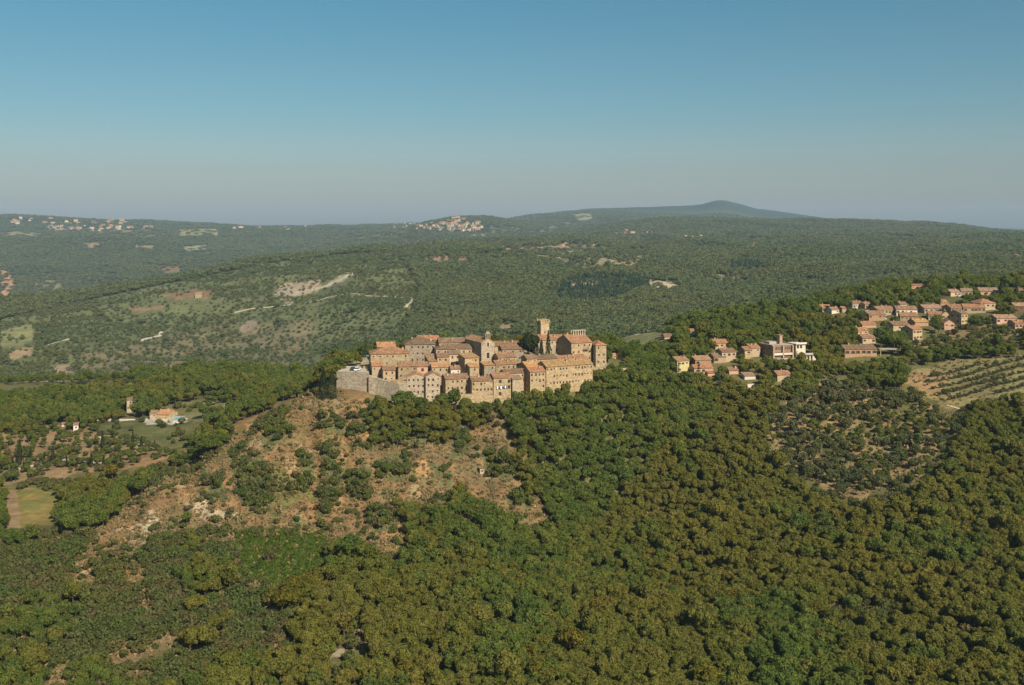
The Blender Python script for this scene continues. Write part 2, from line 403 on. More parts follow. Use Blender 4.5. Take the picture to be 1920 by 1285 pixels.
def stone_mat(name, a, b, c, sc=1.0, course=True):
    """rubble masonry: courses of stones of slightly different colour, stains, a tone of its own per house"""
    m, nt, bs = new_mat(name)
    tc = nd(nt, 'ShaderNodeTexCoord'); oi = nd(nt, 'ShaderNodeObjectInfo')
    v = tc.outputs['Object']
    fac = noise(nt, v, 0.55 * sc, 6, 0.7)
    col = ramp(nt, fac, [(0.3, a), (0.5, b), (0.68, c)])
    if course:
        mp = nd(nt, 'ShaderNodeMapping'); mp.inputs['Scale'].default_value = (1.6, 1.6, 3.2)
        nt.links.new(v, mp.inputs[0])
        vo = nd(nt, 'ShaderNodeTexVoronoi'); vo.inputs['Scale'].default_value = 1.0
        nt.links.new(mp.outputs[0], vo.inputs['Vector'])
        sp = nd(nt, 'ShaderNodeSeparateColor'); nt.links.new(vo.outputs['Color'], sp.inputs[0])
        st = ramp(nt, sp.outputs[0], [(0.0, 0.66), (1.0, 1.24)])
        col = mixc(nt, 1.0, col, st, 'MULTIPLY')
    tone = ramp(nt, oi.outputs['Random'], [(0.0, (.74, .73, .72)), (0.3, (.92, .92, .95)), (0.6, (1.0, .96, .90)), (1.0, (1.16, 1.13, 1.10))])
    col = mixc(nt, 1.0, col, tone, 'MULTIPLY')
    nt.links.new(col, bs.inputs['Base Color'])
    bp = nd(nt, 'ShaderNodeBump'); bp.inputs['Strength'].default_value = 0.5; bp.inputs['Distance'].default_value = 0.08
    nt.links.new(noise(nt, v, 3.0, 4), bp.inputs['Height']); nt.links.new(bp.outputs[0], bs.inputs['Normal'])
    return m

def roof_mat(name, a, b, c):
    """old clay tiles: rows of tiles, each a little different, lichen blotches"""
    m, nt, bs = new_mat(name)
    tc = nd(nt, 'ShaderNodeTexCoord'); oi = nd(nt, 'ShaderNodeObjectInfo')
    v = tc.outputs['Object']
    col = ramp(nt, noise(nt, v, 0.45, 6, 0.7), [(0.3, a), (0.5, b), (0.7, c)])
    vo = nd(nt, 'ShaderNodeTexVoronoi'); vo.inputs['Scale'].default_value = 2.2
    nt.links.new(v, vo.inputs['Vector'])
    sp = nd(nt, 'ShaderNodeSeparateColor'); nt.links.new(vo.outputs['Color'], sp.inputs[0])
    col = mixc(nt, 1.0, col, ramp(nt, sp.outputs[0], [(0.0, 0.62), (0.5, 1.0), (1.0, 1.28)]), 'MULTIPLY')
    lich = ramp(nt, noise(nt, v, 0.9, 5, 0.75), [(0.55, 0.0), (0.75, 0.7)])
    col = mixc(nt, lich, col, (.25, .20, .11))
    tone = ramp(nt, oi.outputs['Random'], [(0.0, (.66, .72, .76)), (0.5, (.95, .95, .95)), (1.0, (1.18, 1.02, .90))])
    col = mixc(nt, 1.0, col, tone, 'MULTIPLY')
    nt.links.new(col, bs.inputs['Base Color'])
    wv = nd(nt, 'ShaderNodeTexWave', wave_type='BANDS', bands_direction='X'); wv.inputs['Scale'].default_value = 1.4
    wv.inputs['Distortion'].default_value = 0.6
    nt.links.new(v, wv.inputs['Vector'])
    bp = nd(nt, 'ShaderNodeBump'); bp.inputs['Strength'].default_value = 0.7; bp.inputs['Distance'].default_value = 0.07
    nt.links.new(wv.outputs['Fac'], bp.inputs['Height']); nt.links.new(bp.outputs[0], bs.inputs['Normal'])
    return m

def plain_mat(name, a, b, rough=0.85, sc=0.6, spec=0.15):
    m, nt, bs = new_mat(name)
    tc = nd(nt, 'ShaderNodeTexCoord')
    nt.links.new(ramp(nt, noise(nt, tc.outputs['Object'], sc, 5, 0.65), [(0.33, a), (0.67, b)]), bs.inputs['Base Color'])
    bs.inputs['Roughness'].default_value = rough
    bs.inputs['Specular IOR Level'].default_value = spec
    return m

def leaf_mat(name, a, b, c, d, patch=0.018, trans=0.5):
    """foliage: hue differs from tree to tree, from leaf spray to leaf spray, and in broad drifts over the hillside"""
    m, nt, bs = new_mat(name)
    oi = nd(nt, 'ShaderNodeObjectInfo'); at = nd(nt, 'ShaderNodeAttribute', attribute_name='leaf')
    ge = nd(nt, 'ShaderNodeNewGeometry')
    col = ramp(nt, oi.outputs['Random'], [(0.0, a), (0.45, b), (0.8, c), (1.0, d)])
    drift = noise(nt, ge.outputs['Position'], patch, 3, 0.6)
    col = mixc(nt, 1.0, col, ramp(nt, drift, [(0.28, (.80, .95, .90)), (0.5, (1, 1, 1)), (0.72, (1.17, 1.06, .97))]), 'MULTIPLY')
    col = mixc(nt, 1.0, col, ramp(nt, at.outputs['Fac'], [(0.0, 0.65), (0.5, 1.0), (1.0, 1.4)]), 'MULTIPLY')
    nt.links.new(col, bs.inputs['Base Color'])
    bs.inputs['Roughness'].default_value = 0.75
    tr = nd(nt, 'ShaderNodeBsdfTranslucent'); nt.links.new(col, tr.inputs['Color'])
    mx = nd(nt, 'ShaderNodeMixShader'); mx.inputs[0].default_value = trans
    nt.links.new(bs.outputs[0], mx.inputs[1]); nt.links.new(tr.outputs[0], mx.inputs[2])
    nt.links.new(mx.outputs[0], nt.nodes['Material Output'].inputs['Surface'])
    return m

M = {}
M['stone'] = stone_mat('stone', (.285, .21, .122), (.37, .28, .165), (.455, .35, .22))
M['pale_stone'] = stone_mat('pale_stone', (.33, .26, .17), (.42, .335, .23), (.50, .41, .29))
M['grey_stone'] = stone_mat('grey_stone', (.28, .22, .15), (.35, .285, .20), (.42, .35, .255))
M['rampart'] = stone_mat('rampart', (.33, .275, .195), (.41, .345, .25), (.48, .41, .305))
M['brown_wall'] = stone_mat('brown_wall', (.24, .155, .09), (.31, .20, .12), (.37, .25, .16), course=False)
M['plaster'] = stone_mat('plaster', (.34, .25, .16), (.42, .32, .205), (.49, .38, .25), course=False)
M['white'] = stone_mat('white', (.46, .41, .34), (.54, .485, .41), (.61, .555, .48), course=False)
M['yellow'] = stone_mat('yellow', (.44, .36, .17), (.50, .42, .21), (.55, .47, .26), course=False)
M['pink'] = stone_mat('pink', (.35, .225, .16), (.42, .275, .195), (.48, .33, .24), course=False)
M['roof'] = roof_mat('roof', (.19, .118, .072), (.25, .150, .090), (.32, .205, .125))
M['bright_roof'] = roof_mat('bright_roof', (.235, .130, .075), (.30, .162, .092), (.36, .215, .13))
M['old_roof'] = roof_mat('old_roof', (.27, .15, .08), (.36, .21, .11), (.42, .28, .16))
M['ochre_roof'] = roof_mat('ochre_roof', (.31, .18, .08), (.385, .23, .10), (.43, .28, .14))
M['grey_roof'] = roof_mat('grey_roof', (.22, .14, .095), (.29, .19, .13), (.34, .24, .17))
M['pane'], _nt, _b = new_mat('pane')
_b.inputs['Base Color'].default_value = (.045, .040, .036, 1); _b.inputs['Roughness'].default_value = 0.25
M['shutter'] = plain_mat('shutter', (.09, .055, .03), (.13, .08, .05))
M['green_shutter'] = plain_mat('green_shutter', (.04, .06, .035), (.06, .08, .05))
M['surround'] = plain_mat('surround', (.50, .42, .30), (.60, .52, .40))
M['wood'] = plain_mat('wood', (.10, .06, .035), (.16, .10, .06))
M['bark'] = plain_mat('bark', (.07, .05, .035), (.12, .09, .065), sc=2.0)
M['iron'] = plain_mat('iron', (.05, .05, .05), (.09, .085, .08), 0.6)
M['concrete'] = plain_mat('concrete', (.30, .255, .205), (.38, .33, .27))
M['cloth'] = plain_mat('cloth', (.70, .70, .72), (.80, .80, .80))
M['dark_cloth'] = plain_mat('dark_cloth', (.10, .13, .22), (.16, .18, .26))
M['white_paint'] = plain_mat('white_paint', (.72, .72, .70), (.80, .80, .78), 0.3, spec=0.5)
M['dark_paint'] = plain_mat('dark_paint', (.03, .035, .045), (.05, .055, .065), 0.3, spec=0.5)
M['tyre'] = plain_mat('tyre', (.02, .02, .02), (.03, .03, .03))
M['asphalt'] = plain_mat('asphalt', (.20, .175, .15), (.26, .23, .195), sc=0.1)
M['gravel'] = plain_mat('gravel', (.40, .34, .25), (.50, .43, .32), sc=0.15)
M['water'], _nt, _b = new_mat('water')
_b.inputs['Base Color'].default_value = (.12, .50, .62, 1); _b.inputs['Roughness'].default_value = 0.08; _b.inputs['Specular IOR Level'].default_value = 0.5
M['oak'] = leaf_mat('oak', (.158, .160, .030), (.184, .180, .033), (.208, .196, .037), (.212, .184, .042))
M['broadleaf'] = leaf_mat('broadleaf', (.112, .148, .030), (.138, .172, .033), (.166, .188, .035), (.196, .194, .038))
M['shrub'] = leaf_mat('shrub', (.130, .140, .046), (.120, .150, .038), (.160, .152, .052), (.165, .130, .058), 0.05)
M['olive'] = leaf_mat('olive', (.115, .130, .052), (.140, .150, .062), (.125, .145, .048), (.155, .155, .068))
M['cypress'] = leaf_mat('cypress', (.026, .040, .016), (.032, .048, .018), (.040, .052, .020), (.05, .058, .022))
M['conifer'] = leaf_mat('conifer', (.050, .084, .048), (.056, .094, .054), (.066, .102, .054), (.080, .108, .054))
M['golden'] = leaf_mat('golden', (.15, .135, .018), (.17, .145, .018), (.13, .14, .02), (.19, .15, .02))
M['straw'] = leaf_mat('straw', (.235, .155, .074), (.19, .135, .062), (.135, .125, .046), (.27, .185, .095), 0.05, 0.1)
M['creeper'] = leaf_mat('creeper', (.100, .155, .020), (.115, .168, .022), (.130, .175, .025), (.145, .175, .028))
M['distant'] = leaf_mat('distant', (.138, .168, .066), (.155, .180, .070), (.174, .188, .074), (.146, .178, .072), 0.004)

# ------------------------------------------------------------------ mesh helpers
class MB:
    def __init__(s):
        s.v = []; s.f = []; s.m = []
    def face(s, pts, mi=0):
        n = len(s.v); s.v += [tuple(p) for p in pts]; s.f.append(tuple(range(n, n + len(pts)))); s.m.append(mi)
    def box(s, x0, x1, y0, y1, z0, z1, mi=0):
        a = [(x0, y0, z0), (x1, y0, z0), (x1, y1, z0), (x0, y1, z0), (x0, y0, z1), (x1, y0, z1), (x1, y1, z1), (x0, y1, z1)]
        n = len(s.v); s.v += a
        for q in ((0, 3, 2, 1), (4, 5, 6, 7), (0, 1, 5, 4), (1, 2, 6, 5), (2, 3, 7, 6), (3, 0, 4, 7)):
            s.f.append(tuple(n + i for i in q)); s.m.append(mi)
    def prism(s, poly, axis, a, b, mi=0):
        """a polygon of two coordinates pushed along the third axis from a to b"""
        def P(u, v, w):
            return {'x': (w, u, v), 'y': (u, w, v), 'z': (u, v, w)}[axis]
        n = len(s.v); k = len(poly)
        s.v += [P(u, v, a) for u, v in poly] + [P(u, v, b) for u, v in poly]
        s.f.append(tuple(n + i for i in range(k))); s.m.append(mi)
        s.f.append(tuple(n + k + i for i in reversed(range(k)))); s.m.append(mi)
        for i in range(k):
            j = (i + 1) % k
            s.f.append((n + i, n + k + i, n + k + j, n + j)); s.m.append(mi)
    def tube(s, pts, rad, seg=6, mi=0):
        n0 = len(s.v)
        for i, (p, r) in enumerate(zip(pts, rad)):
            p = Vector(p)
            q = Vector(pts[min(i + 1, len(pts) - 1)]) - Vector(pts[max(i - 1, 0)])
            q.normalize()
            a = q.orthogonal().normalized(); b = q.cross(a)
            for k in range(seg):
                t = 2 * math.pi * k / seg
                s.v.append(tuple(p + (a * math.cos(t) + b * math.sin(t)) * r))
        for i in range(len(pts) - 1):
            for k in range(seg):
                l = (k + 1) % seg
                s.f.append((n0 + i * seg + k, n0 + i * seg + l, n0 + (i + 1) * seg + l, n0 + (i + 1) * seg + k)); s.m.append(mi)
        s.f.append(tuple(n0 + (len(pts) - 1) * seg + k for k in range(seg))); s.m.append(mi)
        s.f.append(tuple(n0 + k for k in reversed(range(seg)))); s.m.append(mi)
    def mesh(s, name, *mats, fix=True):
        me = bpy.data.meshes.new(name)
        me.from_pydata(s.v, [], s.f)
        for m in mats:
            me.materials.append(M[m] if isinstance(m, str) else m)
        me.polygons.foreach_set('material_index', s.m)
        if fix:
            bm = bmesh.new(); bm.from_mesh(me)
            bmesh.ops.remove_doubles(bm, verts=bm.verts, dist=1e-5)
            bmesh.ops.recalc_face_normals(bm, faces=bm.faces)
            bm.to_mesh(me); bm.free()
        me.update()
        return me

def link(name, me, parent=None, loc=None, rz=0.0):
    o = bpy.data.objects.new(name, me)
    COL.objects.link(o)
    if parent is not None:
        o.parent = parent
    if loc is not None:
        o.location = loc
    if rz:
        o.rotation_euler = (0, 0, rz)
    return o

def tag(o, label=None, cat=None, group=None, kind=None):
    if label: o['label'] = label
    if cat: o['category'] = cat
    if group: o['group'] = group
    if kind: o['kind'] = kind
    return o

def thing(name, label, cat, loc, rz=0.0, group=None):
    o = bpy.data.objects.new(name, None)
    COL.objects.link(o)
    o.empty_display_size = 1.0
    o.location = loc
    o.rotation_euler = (0, 0, rz)
    return tag(o, label, cat, group)

# ------------------------------------------------------------------ the ground, one sheet to the horizon
def grid_mesh(name, X, Y, Zv):
    r, c = X.shape
    me = bpy.data.meshes.new(name)
    me.vertices.add(r * c)
    me.vertices.foreach_set('co', np.stack([X, Y, Zv], -1).astype(np.float32).ravel())
    i = np.arange((r - 1) * c).reshape(r - 1, c)[:, :-1].ravel()
    q = np.stack([i, i + 1, i + c + 1, i + c], -1).astype(np.int32)
    me.loops.add(q.size); me.loops.foreach_set('vertex_index', q.ravel())
    me.polygons.add(len(q))
    me.polygons.foreach_set('loop_start', np.arange(0, q.size, 4, dtype=np.int32))
    me.polygons.foreach_set('use_smooth', np.ones(len(q), bool))
    me.update(calc_edges=True)
    return me

gm = grid_mesh('ground', XX, YY, Z)
ca = gm.color_attributes.new('cover', 'FLOAT_COLOR', 'POINT')
ca.data.foreach_set('color', np.concatenate([CG, np.ones(Z.shape + (1,))], -1).astype(np.float32).ravel())
gmat, nt, bs = new_mat('soil_and_grass')
va = nd(nt, 'ShaderNodeVertexColor', layer_name='cover'); ge = nd(nt, 'ShaderNodeNewGeometry')
pz = ge.outputs['Position']
f1 = ramp(nt, noise(nt, pz, 0.35, 6, 0.72), [(0.28, 0.72), (0.5, 1.0), (0.72, 1.25)])
f2 = ramp(nt, noise(nt, pz, 0.012, 4, 0.6), [(0.3, (.86, .93, .92)), (0.5, (1, 1, 1)), (0.7, (1.18, 1.08, .98))])
f3 = ramp(nt, noise(nt, pz, 0.06, 6, 0.7), [(0.3, 0.72), (0.5, 1.0), (0.7, 1.25)])
c1 = mixc(nt, 1.0, va.outputs['Color'], f1, 'MULTIPLY')
c1 = mixc(nt, 1.0, c1, f2, 'MULTIPLY')
c1 = mixc(nt, 1.0, c1, f3, 'MULTIPLY')
nt.links.new(c1, bs.inputs['Base Color'])
bs.inputs['Specular IOR Level'].default_value = 0.05
bp = nd(nt, 'ShaderNodeBump'); bp.inputs['Strength'].default_value = 0.9; bp.inputs['Distance'].default_value = 0.6
nt.links.new(noise(nt, pz, 0.9, 6, 0.7), bp.inputs['Height']); nt.links.new(bp.outputs[0], bs.inputs['Normal'])
gm.materials.append(gmat)
ground = tag(link('ground', gm), 'hilly ground of dry slopes, wooded valleys and far ridges', 'ground', kind='structure')

TRACKPX = []
def ribbon(name, pts, width, mat, label, lift=0.12, ymin=150, cat='road'):
    """a road laid over the ground along points picked from the photograph's ground"""
    P = [hit(px, py, ymin)[:2] for px, py in pts]
    if ymin >= 700 and pts[0][1] < 700:
        for (a, b), (c, d) in zip(pts[:-1], pts[1:]):
            n = max(1, int(math.hypot(c - a, d - b) / 4)); TRACKPX.extend((a + (c - a) * i / n, b + (d - b) * i / n) for i in range(n))
    Q = []
    for (a, b), (c, d) in zip(P[:-1], P[1:]):
        n = max(2, int(math.hypot(c - a, d - b) / 4))
        Q += [(a + (c - a) * i / n, b + (d - b) * i / n) for i in range(n)]
    Q.append(P[-1])
    mb = MB(); L = []
    for i, (x, y) in enumerate(Q):
        a = Q[max(i - 2, 0)]; b = Q[min(i + 2, len(Q) - 1)]
        tx, ty = b[0] - a[0], b[1] - a[1]; l = math.hypot(tx, ty) or 1
        nx, ny = -ty / l * width / 2, tx / l * width / 2
        r = []
        for k in (-1, 0, 1):
            xx, yy = x + nx * k, y + ny * k
            r.append((xx, yy, tz(xx, yy) + lift))
        L.append(r)
    for p, q in zip(L[:-1], L[1:]):
        for k in (0, 1):
            mb.face([p[k], p[k + 1], q[k + 1], q[k]])
    o = link(name, mb.mesh(name, mat))
    return tag(o, label, cat, kind='structure')

# ------------------------------------------------------------------ buildings
HOUSES = []          # footprints and facades, kept clear of trees
rnd = random.Random(7)
WSIZE = [(0.7, 1.0), (0.75, 1.2), (0.55, 0.7), (1.1, 1.5)]
_wm = {}
def window_mesh(k, style):
    if (k, style) not in _wm:
        w, h = WSIZE[k]
        mb = MB()
        mb.box(-w / 2 + .06, w / 2 - .06, .19, .23, .06, h - .06, 0)
        f = .06
        for a in ((-w / 2, -w / 2 + f, 0, h), (w / 2 - f, w / 2, 0, h), (-w / 2 + f, w / 2 - f, 0, f), (-w / 2 + f, w / 2 - f, h - f, h), (-.025, .025, f, h - f)):
            mb.box(a[0], a[1], .15, .20, a[2], a[3], 1)
        mb.box(-w / 2 - .08, w / 2 + .08, -.07, .14, -.11, -.005, 2)
        if style != 'bare':
            for s in (-1, 1):
                x0 = s * (w / 2 + .03); x1 = s * (w / 2 + .03 + w * .48)
                mb.box(min(x0, x1), max(x0, x1), -.075, -.02, .02, h - .02, 3)
        _wm[(k, style)] = mb.mesh('window', 'pane', 'white' if style == 'white' else 'wood', 'surround', 'green_shutter' if style == 'green' else 'shutter')
    return _wm[(k, style)]

def wall_side(mb, o, u, n, L, h, ops):
    us = sorted({0.0, L} | {a for p in ops for a in p[:2]}); zs = sorted({0.0, h} | {a for p in ops for a in p[2:]})
    P = lambda a, z, dd=0: (o[0] + u[0] * a - n[0] * dd, o[1] + u[1] * a - n[1] * dd, z)
    for a, b in zip(us[:-1], us[1:]):
        for c, e in zip(zs[:-1], zs[1:]):
            if any(p[0] <= a + 1e-6 and b <= p[1] + 1e-6 and p[2] <= c + 1e-6 and e <= p[3] + 1e-6 for p in ops):
                continue
            mb.face([P(a, c), P(b, c), P(b, e), P(a, e)])
    for a, b, c, e in ops:
        t = .25
        mb.face([P(a, c), P(a, e), P(a, e, t), P(a, c, t)]); mb.face([P(b, c), P(b, c, t), P(b, e, t), P(b, e)])
        mb.face([P(a, c), P(a, c, t), P(b, c, t), P(b, c)]); mb.face([P(a, e), P(b, e), P(b, e, t), P(a, e, t)])
        mb.face([P(a, c, t), P(a, e, t), P(b, e, t), P(b, c, t)])

def rect_openings(L, h, cols, rows, zmin=1.4, step=3.0, top=0.75, skip=0.1, k=None):
    ops = []
    rows = max(0, rows)
    for r in range(rows):
        for c in range(cols):
            if rnd.random() < skip:
                continue
            kk = k if k is not None else rnd.choice((0, 0, 1, 2))
            w, hh = WSIZE[kk]
            u = L * (c + .5) / cols + rnd.uniform(-.25, .25) * min(1, L / cols - w - .3 if L / cols - w > .3 else 0)
            z1 = h - top - r * step - rnd.uniform(0, .15)
            if z1 - hh < zmin or u - w / 2 < .25 or u + w / 2 > L - .25:
                continue
            ops.append((u - w / 2, u + w / 2, z1 - hh, z1, kk))
    return ops

_cm = {}
def chimney_mesh(k):
    if k not in _cm:
        mb = MB(); s = .22 + .05 * k; h = .45 + .15 * k
        mb.box(-s, s, -s, s, -.9, h, 0); mb.box(-s - .08, s + .08, -s - .08, s + .08, h + .002, h + .1, 0)
        mb.box(-s + .04, s - .04, -s + .04, s - .04, h + .102, h + .32, 1); mb.box(-s - .06, s + .06, -s - .06, s + .06, h + .322, h + .40, 1)
        _cm[k] = mb.mesh('chimney', 'plaster', 'old_roof')
    return _cm[k]

def roof_solid(mb, kind, w, d, h, rise, o=.38, t=.17):
    if kind == 'gable' or kind == 'front':
        half = d / 2 if kind == 'gable' else w / 2
        sl = rise / half
        poly = [(-o - half, h - o * sl), (-o - half, h - o * sl + t), (0, h + rise + t), (half + o, h - o * sl + t), (half + o, h - o * sl), (0, h + rise)]
        if kind == 'gable':
            mb.prism([(y + half, z) for y, z in poly], 'x', -w / 2 - .22, w / 2 + .22)
            mb.prism([(half - .16, h + rise + t - .03), (half, h + rise + t + .12), (half + .16, h + rise + t - .03)], 'x', -w / 2 - .2, w / 2 + .2)
        else:
            mb.prism(poly, 'y', -.22, d + .22)
            mb.prism([(-.16, h + rise + t - .03), (0, h + rise + t + .12), (.16, h + rise + t - .03)], 'y', -.2, d + .2)
    elif kind == 'shed':
        sl = rise / d
        mb.prism([(-o, h - o * sl), (-o, h - o * sl + t), (d + o, h + rise + o * sl + t), (d + o, h + rise + o * sl)], 'x', -w / 2 - .22, w / 2 + .22)
    elif kind == 'hip':
        z0 = h - .06
        a = [(-w / 2 - o, -o), (w / 2 + o, -o), (w / 2 + o, d + o), (-w / 2 - o, d + o)]
        if w >= d:
            r = [(-(w - d) / 2 - .01, d / 2), ((w - d) / 2 + .01, d / 2)]
        else:
            r = [(0, w / 2 - .01), (0, d - w / 2 + .01)]
        B = [(x, y, z0) for x, y in a]; T = [(x, y, z0 + t) for x, y in a]; Rr = [(x, y, h + rise + t) for x, y in r]
        mb.face(B)
        for i in range(4):
            j = (i + 1) % 4; mb.face([B[i], B[j], T[j], T[i]])
        if w >= d:
            mb.face([T[0], T[1], Rr[1], Rr[0]]); mb.face([T[2], T[3], Rr[0], Rr[1]]); mb.face([T[1], T[2], Rr[1]]); mb.face([T[3], T[0], Rr[0]])
        else:
            mb.face([T[1], T[2], Rr[1], Rr[0]]); mb.face([T[3], T[0], Rr[0], Rr[1]]); mb.face([T[0], T[1], Rr[0]]); mb.face([T[2], T[3], Rr[1]])
    elif kind == 'flat':
        mb.box(-w / 2 - .15, w / 2 + .15, -.15, d + .15, h + .003, h + .22)
        for x0, x1, y0, y1 in ((-w / 2 - .15, w / 2 + .15, -.15, .1), (-w / 2 - .15, w / 2 + .15, d - .1, d + .15), (-w / 2 - .15, -w / 2 + .1, .1, d - .1), (w / 2 - .1, w / 2 + .15, .1, d - .1)):
            mb.box(x0, x1, y0, y1, h + .222, h + .5)

def house(label, pxl, pxr, eave, Y, d, yaw, roof='gable', wins=(3, 2), wall='stone', rmat='roof', rise=None, style='bare',
          side=1, chim=1, name='stone_house', cat='house', group=None, base=None, door=False, veg=True, ymin=440, skip=.16, step=3.0, wk=None, rside=None):
    if base is not None:
        Y = hit((pxl + pxr) / 2, base, ymin)[1]
    yaw = R(yaw)
    cx = ((pxl + pxr) / 2 - 960) / F * Y
    w = (pxr - pxl) * Y / F / math.cos(yaw)
    ze = ZC - (eave - HZ) * Y / F
    cs, sn = math.cos(yaw), math.sin(yaw)
    cor = [(cx + x * cs - y * sn, Y + x * sn + y * cs) for x, y in ((-w / 2, 0), (w / 2, 0), (w / 2, d), (-w / 2, d))]
    zb = min(tz(*c) for c in cor) - .5
    zb = min(zb, ze - 2.4)
    h = ze - zb
    rise = rise if rise is not None else .19 * (d if roof in ('gable', 'hip', 'shed') else w)
    root = thing(name, label, cat, (cx, Y, zb), yaw, group)
    mb = MB()
    sides = [((-w / 2, 0), (1, 0), (0, -1), w), ((w / 2, 0), (0, 1), (1, 0), d), ((w / 2, d), (-1, 0), (0, 1), w), ((-w / 2, d), (0, -1), (-1, 0), d)]
    rs = side if rside is None else rside
    allops = [rect_openings(w, h, wins[0], wins[1], skip=skip, step=step, k=wk), rect_openings(d, h, rs, wins[1], skip=.2, step=step, k=wk), [],
              rect_openings(d, h, side, wins[1], skip=.2, step=step, k=wk)]
    dop = None
    gz = tz(cx, Y - .3) - zb
    if door and h - gz > 2.6:
        u = w * rnd.choice((.3, .5, .7)); dop = (u - .55, u + .55, gz + .1, gz + 2.2)
        allops[0] = [p for p in allops[0] if p[1] < dop[0] - .1 or p[0] > dop[1] + .1 or p[2] > dop[3] + .2]
    for (o, u, n, L), ops in zip(sides, allops):
        wall_side(mb, o, u, n, L, h, [p[:4] for p in ops] + ([dop] if dop and o == sides[0][0] else []))
    if roof == 'gable':
        mb.face([(w / 2, 0, h), (w / 2, d, h), (w / 2, d / 2, h + rise)]); mb.face([(-w / 2, 0, h), (-w / 2, d / 2, h + rise), (-w / 2, d, h)])
    elif roof == 'front':
        mb.face([(-w / 2, 0, h), (w / 2, 0, h), (0, 0, h + rise)]); mb.face([(-w / 2, d, h), (0, d, h + rise), (w / 2, d, h)])
    elif roof == 'shed':
        mb.face([(w / 2, 0, h), (w / 2, d, h), (w / 2, d, h + rise)]); mb.face([(-w / 2, 0, h), (-w / 2, d, h + rise), (-w / 2, d, h)])
        mb.face([(-w / 2, d, h), (w / 2, d, h), (w / 2, d, h + rise), (-w / 2, d, h + rise)])
    link('wall', mb.mesh('wall', wall), root)
    rb = MB(); roof_solid(rb, roof, w, d, h, rise)
    ro = link('roof', rb.mesh('roof', rmat if roof != 'flat' else 'concrete'), root)
    for c in range(chim):
        if roof == 'flat':
            break
        x = w * rnd.uniform(-.38, .38); y = d * rnd.uniform(.3, .62)
        zz = {'gable': h + rise * (1 - abs(y - d / 2) / (d / 2)), 'front': h + rise * (1 - abs(x) / (w / 2)), 'hip': h + rise * .45, 'shed': h + rise * y / d}[roof]
        link('chimney', chimney_mesh(rnd.randint(0, 2)), ro, (x, y, zz + .1))
    for (o, u, n, L), ops in zip(sides, allops):
        for p in ops:
            a = (p[0] + p[1]) / 2
            link('window', window_mesh(p[4], style), root, (o[0] + u[0] * a, o[1] + u[1] * a, p[2]), math.atan2(u[1], u[0]))
    if dop:
        db = MB(); db.box(-.55, .55, .12, .20, 0, 2.1, 0); db.box(-.45, -.05, .09, .12, .2, 1.9, 0); db.box(.05, .45, .09, .12, .2, 1.9, 0)
        link('door', db.mesh('door', 'wood'), root, (-w / 2 + (dop[0] + dop[1]) / 2, 0, dop[2]))
    HOUSES.append((cx - sn * d / 2, Y + cs * d / 2, max(w, d) * .5 + 1.2, pxl, pxr, eave, Y, w, d, yaw, cx))
    root['w'] = w; root['d'] = d; root['h'] = h; root['rise'] = rise
    return root

def strip(root):
    d = {k: root[k] for k in ('w', 'd', 'h', 'rise')}
    for k in d: del root[k]
    return d

OLD = 'stone houses of the walled hilltop village'
H = []
def oldh(*a, **k):
    k.setdefault('group', OLD); h = house(*a, **k); H.append(h); return h
# front row, along the edge of the slope
oldh('narrow gabled stone house on the village edge, left of a matching pair', 763, 797.5, 707.5, 453, 8, 7, 'front', (4, 4), 'pale_stone', 'old_roof', 1.5, step=2.5, chim=0, door=True)
oldh('narrow gabled stone house on the village edge, right of a matching pair', 798.5, 825, 706, 452, 8, 7, 'front', (3, 4), 'pale_stone', 'old_roof', 1.5, step=2.5, chim=0)
oldh('stone house with bright tiled roof and shadowed left wall beside the gabled pair', 836, 879, 710, 453, 7.5, 18, 'gable', (5, 3), 'stone', 'roof', step=2.6, chim=2)
oldh('long low front house with six small windows under a red roof at the wall foot', 885, 925, 714, 450.5, 7, 14, 'gable', (6, 3), 'stone', 'roof', step=2.5, chim=2)
WASH = oldh('front house with laundry hanging on its wall and dark open balconies', 925.6, 958, 708.5, 452, 7.5, 16, 'gable', (4, 3), 'stone', 'roof', step=2.6, wk=3)
oldh('tall corner house with small bright hipped roof at left end of the long row', 994, 1023, 697, 456, 7.5, 22, 'gable', (4, 4), 'stone', 'bright_roof', step=2.5)
oldh('very long row house with many small windows and ochre roof facing the valley', 1023.6, 1113, 685, 467, 8.5, 27, 'gable', (15, 3), 'stone', 'ochre_roof', 1.9, chim=5, step=3.0, skip=.22, side=2)
oldh('small house with red roof beside the rampart, upper of two', 698, 718, 686.5, 466, 6.5, 13, 'gable', (2, 2), 'plaster', 'bright_roof', door=True)
oldh('small house with red roof at the end of the rampart, lower of two', 718.6, 741, 694, 461, 6.5, 13, 'gable', (2, 2), 'stone', 'bright_roof', step=2.6)
# second row
oldh('wide two storey house with six even windows behind the gabled pair', 747, 782, 687, 466, 7.5, 9, 'gable', (3, 2), 'stone', 'roof', step=2.8, skip=0, chim=2)
oldh('narrow house with pale glazed veranda under red roof', 782.6, 802, 687, 467, 7.2, 9, 'gable', (3, 1), 'pink', 'bright_roof', wk=3, skip=0, chim=0)
oldh('low house with pale plaster front below the tower-like house', 810, 843, 688, 465, 6.5, 12, 'gable', (3, 1), 'plaster', 'old_roof')
oldh('tiny white fronted house left of the tower-like house', 845.5, 863, 692, 463, 5.5, 12, 'gable', (2, 1), 'white', 'roof')
oldh('tall tower-like house with blank dark left wall in the village middle', 872, 898, 671, 464, 8, 24, 'shed', (2, 4), 'stone', 'ochre_roof', 1.1, step=3.2, skip=.4, chim=0, side=0)
oldh('lean-to with two windows against the tower-like house', 881, 897.5, 688, 459.5, 3.6, 24, 'shed', (1, 3), 'stone', 'old_roof', .9, chim=0, side=0)
